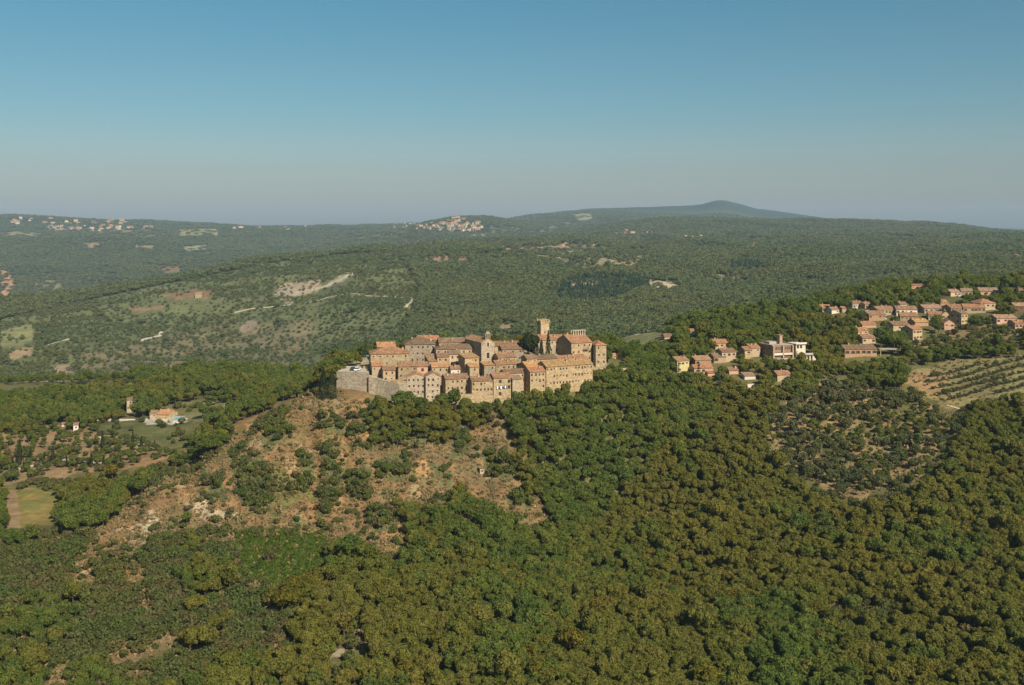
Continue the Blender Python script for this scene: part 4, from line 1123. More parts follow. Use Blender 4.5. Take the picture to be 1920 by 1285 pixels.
t = thing('swimming_pool', 'kidney shaped turquoise swimming pool with pale paving by the villa', 'pool', (x, y, z - .2))
def oval(a, b, n=28):
    return [(a * math.cos(2 * math.pi * i / n), b * math.sin(2 * math.pi * i / n) + .12 * b * math.cos(4 * math.pi * i / n)) for i in range(n)]
mb = MB(); mb.prism(oval(5.0, 6.4), 'z', -2.0, 1.0); link('paving', mb.mesh('paving', 'gravel'), t)
mb = MB(); mb.prism(oval(3.6, 4.6), 'z', .9, 1.06); link('water', mb.mesh('water', 'water'), t)
HOUSES.append((x, y, 8, 318, 348, 784, y, 8, 10, 0, x))
x, y, z = hit(294, 775, 400)
mb = MB(); mb.tube([(0, 0, -.5), (0, 0, 5)], [.12, .08], 6); mb.box(-.6, .6, -.05, .05, 4.3, 4.42)
tag(link('utility_pole', mb.mesh('utility_pole', 'wood'), None, (x, y, z)), 'thin wooden pole rising behind the villa', 'pole')
lone('lone square stone farmhouse on the far hillside track', 366, 378, 551.5, N, 12, 8, 'gable', (2, 2), 'plaster', 'old_roof', 2, base=559, name='farmhouse', cat='house', chim=0)
lone('pale ruined hut alone in the dry scrub below the village', 900, 908, 878, N, 1.6, 10, 'shed', (1, 1), 'pale_stone', 'old_roof', .3, name='ruined_hut', cat='hut', chim=0, base=892, ymin=300)

# parked cars
def car_meshes(paint):
    b = MB()
    b.prism([(-2.05, .35), (-2.05, .78), (-1.95, .88), (-1.2, .92), (1.0, .92), (1.95, .80), (2.08, .62), (2.08, .35)], 'y', -.82, .82)
    body = b.mesh('body', paint)
    c = MB()
    lo = [(-1.75, -.74, .922), (1.05, -.74, .922), (1.05, .74, .922), (-1.75, .74, .922)]; hi = [(-1.35, -.6, 1.42), (.35, -.6, 1.42), (.35, .6, 1.42), (-1.35, .6, 1.42)]
    for i in range(4):
        j = (i + 1) % 4; c.face([lo[i], lo[j], hi[j], hi[i]])
    c.face(lo[::-1])
    cab = c.mesh('windows', 'pane')
    r = MB(); r.box(-1.38, .38, -.62, .62, 1.422, 1.47); rf = r.mesh('car_roof', paint)
    w = MB(); w.tube([(0, -.1, 0), (0, .1, 0)], [.31, .31], 14); wh = w.mesh('wheel', 'tyre')
    return body, cab, rf, wh
CARM = {'white_paint': car_meshes('white_paint'), 'dark_paint': car_meshes('dark_paint')}
def car(px, py, paint, rz, label, zz=None, pos=None):
    x, y, z = pos or hit(px, py, 440)
    if zz is not None: z = zz
    t = thing('parked_car', label, 'car', (x, y, z + .08), R(rz), None)
    b, c, r, w = CARM[paint]
    link('body', b, t); link('windows', c, t); link('car_roof', r, t)
    for wx in (-1.3, 1.3):
        for wy in (-.78, .78): link('wheel', w, t, (wx, wy, .31))
zp = zt_park = ZC - (697.8 - HZ) * 464 / F - .3
car(0, 0, 'white_paint', 75, 'white car parked on the terrace behind the rampart', pos=((670 - 960) / F * 470, 470, zp))
car(0, 0, 'dark_paint', 80, 'dark car parked on the terrace left of the white car', pos=((662 - 960) / F * 472, 472, zp))
car(1800, 557, 'white_paint', 12, 'white car parked below the twin gabled house')
car(1912, 553, 'white_paint', 20, 'white car parked by the house at the far right edge')
car(1656, 600, 'white_paint', -20, 'white car parked beside the wide brown house')

# ------------------------------------------------------------------ far settlements: every house a small one of its own
def far_house_mesh(k, wall, rm):
    r = random.Random(k); w, d, h = r.uniform(8, 15), r.uniform(8, 11), r.uniform(5, 9)
    m = MB(); m.box(-w / 2, w / 2, 0, d, -4, h, 0)
    for i in range(3):
        for j in range(2):
            x = -w / 2 + w * (i + .5) / 3; z = h - 2.6 - 3 * j
            if z > .4: m.box(x - .5, x + .5, -.05, -.003, z, z + 1.4, 2)
    m.face([(w / 2, 0, h), (w / 2, d, h), (w / 2, d / 2, h + 1.9)], 0); m.face([(-w / 2, 0, h), (-w / 2, d / 2, h + 1.9), (-w / 2, d, h)], 0)
    m.prism([(-.5, h - .2), (-.5, h), (d / 2, h + 2.2), (d + .5, h), (d + .5, h - .2), (d / 2, h + 2.0)], 'x', -w / 2 - .4, w / 2 + .4, 1)
    return m.mesh('far_house', wall, rm, 'pane')
FARM = {c: [far_house_mesh(i * 7 + j, c, ('roof', 'bright_roof', 'old_roof')[i % 3]) for i in range(4)] for j, c in enumerate(('white', 'pale_stone', 'plaster', 'pink'))}
FARPOS = []
def cluster(n, x0, x1, y0, y1, walls, label, group, ymin, scale=1.0, shape=None, seed=1):
    r = random.Random(seed); k = 0; tries = 0; got = []
    while k < n and tries < 4000:
        tries += 1
        px, py = r.uniform(x0, x1), r.uniform(y0, y1)
        if shape and not shape(px, py): continue
        if any(abs(px - a) < 2.4 and abs(py - b) < 1.1 for a, b in got): continue
        x, y, z = hit(px, py, ymin)
        if y > 12500: continue
        got.append((px, py))
        o = link('distant_house', r.choice(FARM[r.choice(walls)]), None, (x, y, z + .3), R(r.uniform(-35, 35)))
        s = scale * r.uniform(.8, 1.25); o.scale = (s, s, s)
        tag(o, label, 'house', group); FARPOS.append((px, py)); k += 1
cluster(66, 818, 908, 408, 435, ('white', 'pale_stone', 'white', 'plaster'), 'tiny pale house packed on the distant hill town', 'houses of the distant hill town', 4000, 1.5, lambda a, b: b > 408 + abs(a - 862) * .30, 3)
cluster(26, 735, 818, 419, 431, ('white', 'pale_stone', 'pink'), 'tiny pale house strung along the ridge left of the hill town', 'houses along the ridge left of the hill town', 4000, 1.3, None, 4)
cluster(34, 88, 252, 425, 434, ('plaster', 'pink', 'white', 'pink'), 'tiny pinkish house in the hamlet below the left skyline', 'houses of the hamlet below the left skyline', 3500, 1.5, None, 5)
cluster(24, 0, 250, 408, 421, ('white', 'pale_stone'), 'tiny white house scattered near the left skyline', 'houses near the left skyline', 4500, 1.7, lambda a, b: b > 408 + a * .035, 6)
cluster(9, 395, 640, 423, 433, ('white', 'pale_stone'), 'speck-like white house on the flat ridge below the pale sky', 'houses on the flat ridge', 4500, 1.5, None, 7)
cluster(16, 1152, 1228, 435, 443, ('white', 'pale_stone', 'pink'), 'tiny house in the hamlet on the wooded ridge below the mountain', 'houses of the ridge hamlet below the mountain', 2500, 1.0, None, 8)
cluster(7, 1282, 1318, 445, 449, ('white', 'plaster'), 'tiny pale farm building on the wooded ridge right of the hamlet', 'farm buildings right of the ridge hamlet', 2200, .95, None, 9)
cluster(11, 1364, 1455, 458, 466, ('pink', 'plaster', 'white'), 'small pinkish house in the clearing on the wooded slope', 'houses in the clearing on the wooded slope', 1800, .8, None, 10)
cluster(9, 1575, 1690, 468, 480, ('white', 'pale_stone'), 'small white house half hidden on the far right wooded slope', 'houses on the far right wooded slope', 1500, .6, None, 11)
cluster(6, 1895, 1919, 478, 486, ('white', 'pale_stone'), 'pale house at the right edge of the wooded slope', 'houses at the right edge of the wooded slope', 1400, .6, None, 12)
cluster(9, 1070, 1112, 530, 538, ('white', 'pale_stone', 'plaster'), 'small pale farm building beside the dark conifers', 'farm buildings beside the dark conifers', 900, .42, None, 13)
cluster(4, 866, 884, 457, 461, ('plaster',), 'ochre farmhouse on the crest behind the old village', 'ochre farmhouses on the crest', 2500, .8, None, 14)
cluster(5, 880, 912, 442, 447, ('white',), 'white farm building on the ridge below the hill town', 'farm buildings below the hill town', 3000, 1.0, None, 15)
cluster(7, 1040, 1110, 458, 463, ('plaster', 'pale_stone'), 'tan farmhouse along the pale field on the ridge', 'farmhouses along the pale ridge field', 2300, .6, None, 16)
cluster(3, 262, 300, 426, 430, ('plaster',), 'orange walled farmhouse near the yellow field on the left ridge', 'orange farmhouses on the left ridge', 3500, 1.5, None, 17)

# roads and tracks
ribbon('road', [(-60, 728), (0, 727), (60, 726.5), (120, 725), (180, 723), (232, 720.5)], 7, 'gravel', 'pale valley road crossing the far left', .25, 700)
ribbon('track', [(440, 587), (470, 580), (500, 577), (540, 573), (580, 567), (610, 560), (640, 553), (668, 552), (700, 556), (740, 557), (780, 559)], 4.5, 'gravel', 'pale track running along the far hillside', .4, 900)
ribbon('track', [(585, 545), (610, 538), (640, 525), (664, 513)], 6, 'gravel', 'pale track climbing the bare rocks on the far hill', .4, 900)
ribbon('track', [(783, 515), (800, 522), (818, 530)], 6, 'gravel', 'short pale track above the wooded valley', .4, 900)
ribbon('track', [(760, 577), (770, 568), (776, 560)], 5, 'gravel', 'short pale track joining the hillside track', .4, 900)
ribbon('track', [(262, 640), (285, 634), (300, 630), (303, 620)], 5, 'gravel', 'bent pale track on the scrub hill', .4, 900)
ribbon('track', [(90, 648), (115, 640), (142, 635)], 5, 'gravel', 'pale track on the left hillside', .4, 900)
ribbon('driveway', [(0, 884), (40, 879), (70, 872), (100, 866), (130, 862), (170, 866), (210, 870)], 2.6, 'gravel', 'pale drive below the villa between the cypresses', .15, 350)
ribbon('driveway', [(182, 820), (205, 824), (230, 828), (260, 833), (292, 840)], 2.2, 'gravel', 'pale garden path with cypresses below the villa', .15, 350)
ribbon('lane', [(1776, 760), (1795, 766), (1812, 770), (1828, 775)], 1.3, 'gravel', 'short white lane below the vineyard', .15, 350)
ribbon('lane', [(1608, 598), (1616, 592), (1624, 586), (1632, 580)], 3.5, 'gravel', 'pale lane climbing into the newer village', .15, 500)
ribbon('lane', [(1868, 572), (1890, 573), (1915, 572)], 3.5, 'gravel', 'pale lane behind the pyramid roofed house', .15, 500)
ribbon('track', [(1180, 630), (1200, 627.5), (1240, 620), (1268, 620)], 3, 'gravel', 'pale edge of the field behind the old village', .2, 600)

# ------------------------------------------------------------------ trees
def leaf_mesh(name, P, Nrm, size, mat, seed, tone, flat=0.35, aspect=1.0, extra=None):
    """a crown of small leaf sprays: one bent pair of triangles at each point, facing roughly outwards"""
    r = np.random.default_rng(seed)
    n = len(P)
    N = Nrm + r.normal(0, flat, (n, 3)); N /= np.linalg.norm(N, axis=1)[:, None] + 1e-9
    A = np.cross(N, r.normal(0, 1, (n, 3))); A /= np.linalg.norm(A, axis=1)[:, None] + 1e-9
    B = np.cross(N, A)
    s = (size * r.uniform(.65, 1.35, n))[:, None]
    q = np.stack([P - A * s * .5 * aspect, P + B * s * .5 - N * s * .12, P + A * s * .5 * aspect, P - B * s * .5 - N * s * .12], 1)
    V = q.reshape(-1, 3)
    k = np.arange(n) * 4
    T = np.stack([k, k + 1, k + 2, k, k + 2, k + 3], -1).astype(np.int32)
    tone = np.repeat(tone, 4)
    nv = len(V); mats = [mat]; mi = np.zeros(2 * n, np.int32)
    tri = T.reshape(-1, 3)
    if extra is not None:
        ev, et = extra
        tri = np.concatenate([tri, et + nv]); V = np.concatenate([V, ev]); tone = np.concatenate([tone, np.full(len(ev), .4)])
        mi = np.concatenate([mi, np.ones(len(et), np.int32)]); mats.append('bark')
    me = bpy.data.meshes.new(name)
    me.vertices.add(len(V)); me.vertices.foreach_set('co', V.astype(np.float32).ravel())
    me.loops.add(tri.size); me.loops.foreach_set('vertex_index', tri.astype(np.int32).ravel())
    me.polygons.add(len(tri)); me.polygons.foreach_set('loop_start', np.arange(0, tri.size, 3, dtype=np.int32))
    me.update(calc_edges=True)
    for m in mats: me.materials.append(M[m])
    me.polygons.foreach_set('material_index', mi)
    a = me.attributes.new('leaf', 'FLOAT', 'POINT'); a.data.foreach_set('value', tone.astype(np.float32))
    return me

def crown_points(seed, Rr, Hh, z0, nl, nleaf, lobe=(.34, .52), low=-.35):
    """points on the skins of many overlapping leafy lobes that fill an uneven dome"""
    r = np.random.default_rng(seed)
    d = r.normal(0, 1, (nl, 3)); d /= np.linalg.norm(d, axis=1)[:, None]
    d[:, 2] = np.where(d[:, 2] < low, -d[:, 2], d[:, 2])
    rad = r.uniform(.45, .80, nl)[:, None]
    C = d * rad * np.array([Rr, Rr, Hh / 2]); C[:, :2] *= r.uniform(.85, 1.15, 2)
    L = r.uniform(lobe[0], lobe[1], nl) * Rr
    L[0] = Rr * .6; C[0] = 0
    i = r.choice(nl, nleaf * 2, p=L ** 2 / (L ** 2).sum())
    v = r.normal(0, 1, (nleaf * 2, 3)); v /= np.linalg.norm(v, axis=1)[:, None]
    P = C[i] + v * (L[i] * r.uniform(.82, 1.08, nleaf * 2))[:, None] * np.array([1, 1, .85])
    dist = np.linalg.norm((P[:, None, :] - C[None]) / np.array([1, 1, .85]), axis=2) / L[None]
    dist[np.arange(len(P)), i] = 9
    keep = dist.min(1) > .72
    P, v, i = P[keep][:nleaf], v[keep][:nleaf], i[keep][:nleaf]
    lt = r.uniform(.25, .75, nl)
    tone = np.clip(lt[i] + r.normal(0, .16, len(P)), 0, 1)
    P[:, 2] += z0 + Hh / 2
    return P, v, tone

def trunk_geo(h, r0, seed, limbs=3, spread=1.5):
    mb = MB(); r = random.Random(seed)
    mb.tube([(0, 0, -.8), (0, 0, 0), (r.uniform(-.2, .2), r.uniform(-.2, .2), h * .5), (r.uniform(-.3, .3), r.uniform(-.3, .3), h)], [r0 * 1.5, r0 * 1.15, r0 * .85, r0 * .5], 6)
    for i in range(limbs):
        a = 2 * math.pi * (i + r.random() * .6) / limbs; z = h * r.uniform(.45, .8); l = spread * r.uniform(.7, 1.2)
        mb.tube([(0, 0, z), (math.cos(a) * l * .5, math.sin(a) * l * .5, z + l * .5), (math.cos(a) * l, math.sin(a) * l, z + l * 1.1)], [r0 * .5, r0 * .35, r0 * .12], 5)
    return mb

def tris(mb):
    t = []
    for f in mb.f:
        for k in range(1, len(f) - 1): t.append((f[0], f[k], f[k + 1]))
    return np.array(mb.v, float), np.array(t, np.int32)

KINDS = {}
def make_kind(kind, n, fn):
    """n variants of a kind of tree: [(crown mesh, trunk mesh, joined mesh)]"""
    out = []
    for k in range(n):
        P, Nv, tone, size, mat, flat, aspect, tr = fn(k)
        crown = leaf_mesh(kind + '_crown', P, Nv, size, mat, k + 5, tone, flat, aspect)
        joined = leaf_mesh(kind + '_whole', P, Nv, size, mat, k + 5, tone, flat, aspect, tris(tr))
        out.append((crown, tr.mesh(kind + '_trunk', 'bark'), joined))
    KINDS[kind] = out

def f_round(mat, Rr, Hh, z0, nl, nleaf, size, flat=.55, seed=0, lobe=(.30, .46), low=-.35):
    def f(k):
        r = random.Random(seed + k)
        a, b = Rr * r.uniform(.88, 1.12), Hh * r.uniform(.88, 1.12)
        P, v, t = crown_points(seed + k, a, b, z0, nl, nleaf, lobe, low)
        return P, v, t, size, mat, flat, 1.0, trunk_geo(z0 + b * .45, .18 * Rr / 3, seed + k, 3, a * .5)
    return f
make_kind('oak', 8, f_round('oak', 2.35, 3.9, 1.7, 24, 1300, .38, seed=10, lobe=(.20, .36)))
make_kind('broadleaf', 8, f_round('broadleaf', 2.5, 4.7, 1.5, 22, 1300, .40, seed=40, lobe=(.22, .38)))
make_kind('golden', 2, f_round('golden', 2.6, 4.6, 2.0, 13, 800, .5, seed=70))
make_kind('shrub', 5, f_round('shrub', 1.35, 1.7, .15, 9, 330, .36, .7, 90, (.34, .55), 0))
make_kind('olive', 4, f_round('olive', 1.7, 2.5, .9, 11, 420, .40, .7, 120))
def f_cyp(R0, H0, nleaf, seed, mat='cypress'):
    def f(k):
        r = np.random.default_rng(seed + k)
        t = r.uniform(0, 1, nleaf) ** .8; a = r.uniform(0, 2 * math.pi, nleaf)
        prof = np.clip(np.minimum((t + .05) * 6, 1) * (1 - t ** 1.9) + .03, 0, 1)
        w = 1 + .18 * np.sin(a * 3 + t * 9 + k) * (1 - t)
        rad = R0 * prof * r.uniform(.8, 1.05, nleaf) * w
        P = np.stack([rad * np.cos(a), rad * np.sin(a), .25 + t * H0], 1)
        v = np.stack([np.cos(a), np.sin(a), np.full(nleaf, .35)], 1)
        tone = np.clip(.5 + .25 * np.sin(a * 5 + t * 14) + r.normal(0, .15, nleaf), 0, 1)
        mb = MB(); mb.tube([(0, 0, -.8), (0, 0, H0 * .6), (0, 0, H0)], [.16, .1, .02], 6)
        return P, v, tone, .34, mat, .45, 1.0, mb
    return f
make_kind('cypress', 3, f_cyp(.85, 8.0, 620, 150))
make_kind('bushy_cypress', 2, f_cyp(2.3, 11.5, 2200, 160))
def f_tier(R0, H0, tiers, nleaf, seed):
    def f(k):
        r = np.random.default_rng(seed + k)
        ti = r.integers(0, tiers, nleaf); t = ti / (tiers - 1)
        a = r.uniform(0, 2 * math.pi, nleaf)
        arm = np.floor(a / (2 * math.pi) * 7 + ti * .37)
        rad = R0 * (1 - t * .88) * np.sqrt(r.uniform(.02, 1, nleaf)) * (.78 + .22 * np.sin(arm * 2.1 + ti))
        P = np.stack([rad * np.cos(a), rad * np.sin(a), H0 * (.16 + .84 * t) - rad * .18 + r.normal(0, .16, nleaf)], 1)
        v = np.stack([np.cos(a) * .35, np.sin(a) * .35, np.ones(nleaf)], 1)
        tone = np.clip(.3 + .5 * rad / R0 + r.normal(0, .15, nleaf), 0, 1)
        mb = MB(); mb.tube([(0, 0, -.8), (0, 0, H0 * .6), (0, 0, H0)], [.35, .22, .04], 7)
        return P, v, tone, .5, 'conifer', .3, 1.0, mb
    return f
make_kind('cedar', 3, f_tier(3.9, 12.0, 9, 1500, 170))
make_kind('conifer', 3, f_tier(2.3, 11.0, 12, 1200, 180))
def f_far(k):
    P, v, t = crown_points(200 + k, 3.6, 5.6, .6, 9, 110, (.42, .62), -.1)
    return P, v, t, 1.6, 'distant', .45, 1.0, MB_trunk()
def MB_trunk():
    mb = MB(); mb.tube([(0, 0, -1), (0, 0, 2.5)], [.3, .2], 4); return mb
make_kind('distant', 6, f_far)
def f_farcon(k):
    r = np.random.default_rng(230 + k); n = 110
    t = r.uniform(0, 1, n); a = r.uniform(0, 6.283, n); rad = 2.9 * (1 - t) ** .8 * r.uniform(.75, 1.05, n)
    return (np.stack([rad * np.cos(a), rad * np.sin(a), .5 + t * 11], 1), np.stack([np.cos(a), np.sin(a), np.full(n, .5)], 1), r.uniform(.2, .8, n), 1.5, 'conifer', .3, 1.0, MB_trunk())
make_kind('distantfir', 3, f_farcon)
def MB_stem():
    mb = MB(); mb.tube([(0, 0, -.1), (0, 0, .2)], [.02, .01], 3); return mb
def f_tuft(k):
    r = np.random.default_rng(260 + k); n = 26
    a = r.uniform(0, 6.283, n); d = r.uniform(0, .45, n)
    P = np.stack([d * np.cos(a), d * np.sin(a), r.uniform(.08, .42, n)], 1); v = np.stack([np.cos(a), np.sin(a), r.uniform(-.2, .5, n)], 1)
    return P, v, r.uniform(.2, .9, n), .34, 'straw', .5, 1.0, MB_stem()
make_kind('tuft', 3, f_tuft)
make_kind('creeper', 3, f_round('creeper', 1.2, 1.1, -.25, 7, 200, .30, .7, 280, (.34, .55), 0))

# ---- where they grow
rng = np.random.default_rng(5)
BARE = [BROWN, MEADOW, FIELD, LAWN, LAWN2, DRIVE, VINES, SCRUB, GROVE] + CLEAR + ROCKS
_H = np.array([h[:3] for h in HOUSES])
def clear_of_houses(x, y, z, top, rad, block=True):
    ok = np.ones(len(x), bool)
    for h in HOUSES:
        Y, w, d, yaw, cx = h[6:]
        dx, dy = x - cx, y - Y
        lx, ly = dx * math.cos(yaw) + dy * math.sin(yaw), -dx * math.sin(yaw) + dy * math.cos(yaw)
        ok &= ~((np.abs(lx) < w / 2 + rad * .55 + .4) & (ly > -rad * .55 - .4) & (ly < d + rad * .55 + .4))
    if block:
        px, py, pt = pix_a(x, y, z)[0], pix_a(x, y, z)[1], pix_a(x, y, z + top)[1]
        for h in HOUSES:
            pxl, pxr, eave, Y, w, d, yaw, cx = h[3:]
            base = HZ - F * (tz(cx, Y) - ZC) / Y
            lim = eave + (base - eave) * .80
            b = (px > pxl - rad * F / y * .6) & (px < pxr + rad * F / y * .6) & (y < Y) & (y > Y - 130) & (pt < lim)
            ok &= ~b
    return ok
def pix_a(x, y, z):
    return 960 + F * x / y, HZ - F * (z - ZC) / y

def scatter(y0, y1, sp, smax, seed):
    """points about sp metres apart over the wedge of land in front of the camera"""
    r = np.random.default_rng(seed)
    X, Yv = [], []
    ys = np.arange(y0, y1, sp * .87)
    for k, y in enumerate(ys):
        n = int(2 * smax * y / sp)
        x = (np.arange(n) - n / 2 + (k % 2) * .5) * sp
        X.append(x); Yv.append(np.full(n, y))
    x = np.concatenate(X); y = np.concatenate(Yv)
    x = x + r.uniform(-.42, .42, len(x)) * sp; y = y + r.uniform(-.42, .42, len(y)) * sp
    return x, y, ter(x, y)

TREES = {k: [] for k in KINDS}          # kind -> arrays of (x, y, z, scale, scale_z, rot, variant)
def plant(kind, x, y, z, s0, s1, seed, tall=.15):
    r = np.random.default_rng(seed); n = len(x)
    s = r.uniform(s0, s1, n) * np.where(r.uniform(0, 1, n) < .05, r.uniform(1.2, 1.5, n), 1.0)
    TREES[kind].append(np.stack([x, y, z, s, s * r.uniform(1 - tall, 1 + tall, n), r.uniform(0, 6.283, n), r.integers(0, len(KINDS[kind]), n)], 1))

# the near woods
x, y, z = scatter(150, 640, 3.05, .68, 1)
px, py = pix_a(x, y, z)
jx, jy = jit(x, y, 17, 17, 61)
pm = HZ - F * (z + 4.0 - ZC) / y; pt = HZ - F * (z + 6.8 - ZC) / y
u = rng.uniform(0, 1, len(x))
ok = np.ones(len(x), bool)
for p in BARE:
    near = y < 640
    sm = .25 if (p in CLEAR or p in ROCKS) else 1.0
    for q in (py, pm, pt):
        ok &= ~(inpoly(px + jx * sm, q + jy * sm, p) & near)
thin = fbm(x / 22, y / 22, 71, 3)
villg = (px > 640) & (px < 1138) & (y > np.interp(px, [640, 980, 1023, 1113, 1138], [446, 449, 456, 474, 486])) & (y < 530)
ok &= ~villg & ~((y > 560) & (inpoly(px, pt, BACKFIELD) | inpoly(px, pm, BACKFIELD)))
newv = (y > 500) & (px > 1250)
ok &= ~(newv & (u > .62))
ok &= ~((px < 470) & (y > 430) & (y < 640) & (u > .70))
ok &= clear_of_houses(x, y, z, 6.5, 2.8)
x, y, z, px, py, jx, jy, thin, u = [a[ok] for a in (x, y, z, px, py, jx, jy, thin, u)]
rav = inpoly(px + jx * 2, pm[ok] + jy, RAVINE) | inpoly(px + jx * 2, pm[ok] + jy, GULLY)
left = (px < 440) & (y > 340)
upper = (y > 485) & (px > 1120)
behind = (y > 530) & (px < 700)
lowleft = (px + jx * 4 < 560 - (1285 - py) * .25) & (y < 372)
gold = inpoly(px, pm[ok], YELLOWS)
mixv = fbm(x / 35, y / 35, 73, 3) + rng.normal(0, .30, len(x))
isb = rav | ((left | upper | behind) & (mixv > -.45)) | (lowleft & (mixv > .0)) | (mixv > .55)
isb &= ~gold
shr = (lowleft & (thin > -.02) & ~gold) | inpoly(px + jx, pm[ok] + jy, [(1540, 1112), (1640, 1105), (1735, 1130), (1700, 1172), (1570, 1172)]) & (rng.uniform(0, 1, len(x)) < .8)
isb &= ~shr
isb &= ~shr
isg = gold | (~isb & ~shr & (rng.uniform(0, 1, len(x)) < .012))
iso = ~(isb | isg | shr)
plant('oak', x[iso], y[iso], z[iso], .62, 1.15, 2, .2)
bl = isb & lowleft; isb &= ~bl
plant('broadleaf', x[bl], y[bl], z[bl], .45, .98, 33, .25)
plant('broadleaf', x[isb], y[isb], z[isb], .60, 1.20, 3, .22)
plant('golden', x[isg], y[isg], z[isg], .8, 1.15, 4)
plant('shrub', x[shr], y[shr], z[shr], .9, 1.9, 5)
# undergrowth between the crowns
x, y, z = scatter(160, 480, 3.1, .68, 8)
px, py = pix_a(x, y, z); jx, jy = jit(x, y, 9, 14, 61)
ok = rng.uniform(0, 1, len(x)) < .6
for p in BARE: ok &= ~inpoly(px + jx, py + jy, p) & ~inpoly(px + jx, py - 9 + jy, p)
ok &= ~((px > 640) & (px < 1138) & (y > 446)); ok &= clear_of_houses(x, y, z, 2, 1.5)
plant('shrub', x[ok], y[ok], z[ok], .7, 1.5, 9)

# bushes on the bare slope, thick in the thickets
x, y, z = scatter(330, 475, 2.5, .5, 11)
px, py = pix_a(x, y, z); jx, jy = jit(x, y, 12, 12, 62)
inb = inpoly(px, py, BROWN) & ~((px > 655) & (y > 452))
th = np.zeros(len(x), bool)
for p in THICKETS: th |= inpoly(px + jx, py + jy, p)
n2 = fbm(x / 10, y / 10, 77, 3)
u = rng.uniform(0, 1, len(x))
k1 = inb & th & (u < .62)
edge = inb & ~inpoly(px + jx * 2.2, py + jy * 2.2, BROWN)
k2 = inb & ~th & (u < .11 + .26 * (n2 > .36) + .34 * edge)
plant('shrub', x[k1], y[k1], z[k1], .8, 1.7, 12, .3); plant('shrub', x[k2], y[k2], z[k2], .30, 1.10, 13, .35)
k3 = inb & th & (u > .90)
plant('broadleaf', x[k3], y[k3], z[k3], .38, .72, 14)
# single bushes in the other open ground
x, y, z = scatter(255, 640, 4.2, .62, 15)
px, py = pix_a(x, y, z); u = rng.uniform(0, 1, len(x)); n2 = fbm(x / 14, y / 14, 78, 3)
def inany(ps): 
    m = np.zeros(len(x), bool)
    for p in ps: m |= inpoly(px, py, p)
    return m
k = inany([LAWN, LAWN2]) & (u < .12) | inany([DRIVE]) & (u < .40) | inany([SCRUB]) & (u < .55) | inany(CLEAR) & (u < .85) | inany([GROVE]) & (u < .14) | inany([MEADOW]) & (u < .05 + .3 * (n2 > .3))
k &= clear_of_houses(x, y, z, 2, 1.6)
plant('shrub', x[k], y[k], z[k], .8, 1.7, 16)
k = inany([DRIVE]) & (u > .72) & clear_of_houses(x, y, z, 5, 2)
plant('broadleaf', x[k], y[k], z[k], .45, .8, 17)
x, y, z = scatter(325, 380, 1.35, .30, 31)
px, py = pix_a(x, y, z); jx, jy = jit(x, y, 14, 8, 66)
k = inpoly(px + jx, py + jy, MEADOW)
plant('creeper', x[k], y[k], z[k], .6, 1.25, 32, .3)
# olive grove, in loose rows
x, y, z = scatter(380, 560, 4.4, .62, 18)
px, py = pix_a(x, y, z); u = rng.uniform(0, 1, len(x)); n2 = fbm(x / 16, y / 16, 79, 3)
k = inpoly(px, py, GROVE) & (n2 + u * .9 > .13) & ~((px > 1690) & (u < .5))
k &= clear_of_houses(x, y, z, 3, 1.6)
plant('olive', x[k], y[k], z[k], .85, 1.5, 19)
k = inpoly(px, py, GROVE) & (n2 + u * .9 < .0)
plant('broadleaf', x[k], y[k], z[k], .5, .8, 20)
# planted rows of the vine and olive field: rows run away to the right
a, b, c = hit(1791, 712, 440), hit(1915, 678, 440), hit(1800, 750, 430)
ux, uy = b[0] - a[0], b[1] - a[1]; ul = math.hypot(ux, uy); ux, uy = ux / ul, uy / ul
gx, gy = np.meshgrid(np.arange(-60, 120, 1.35), np.arange(-98, 60, 7.6))
gx = gx.ravel() + rng.uniform(-.5, .5, gx.size); gy = gy.ravel() + rng.uniform(-.3, .3, gy.size)
x = a[0] + ux * gx - uy * gy; y = a[1] + uy * gx + ux * gy; z = ter(x, y)
px, py = pix_a(x, y, z)
k = inpoly(px + 0, py, [(1735, 712), (1785, 692), (1860, 680), (1925, 668), (2030, 660), (2030, 750), (1925, 742), (1855, 740), (1795, 758), (1752, 742)]) & (rng.uniform(0, 1, len(x)) < .95)
plant('olive', x[k], y[k], z[k], .42, .68, 21)
# dark hedge wood above the field
x, y, z = scatter(460, 640, 3.6, .62, 22)
px, py = pix_a(x, y, z)
k = inpoly(px, py, [(1700, 675), (1780, 662), (1850, 650), (1905, 655), (1905, 672), (1800, 678), (1720, 690)])
plant('broadleaf', x[k], y[k], z[k], .6, .95, 23)
# the woods behind the villages
x, y, z = scatter(640, 1000, 5.0, .66, 25)
px, py = pix_a(x, y, z); u = rng.uniform(0, 1, len(x))
ok = ~inpoly(px, py, BACKFIELD) & ~inpoly(px, py - 8, BACKFIELD) & ~inpoly(px, py - 15, BACKFIELD) & ~inpoly(px, py - 21, BACKFIELD) & clear_of_houses(x, y, z, 6, 2.8)
hid = (px > 620) & (px < 1120) & (y < 760)
ok &= ~((px > 1450) & (py < 640) & (u > .72) & (y < 860)) & ~((px < 240) & (np.abs(y - 905) < 14)) & ~hid
ptp = HZ - F * (z + 7 - ZC) / y
ok &= ~((px < 245) & (y < 910) & (ptp < 731) & (py > 722)) 
ok &= ~((px < 240) & (u > .68))
x, y, z, px = x[ok], y[ok], z[ok], px[ok]
lo = px < 250
plant('broadleaf', x[~lo], y[~lo], z[~lo], .85, 1.4, 26)
plant('broadleaf', x[lo], y[lo], z[lo], .5, .85, 29)

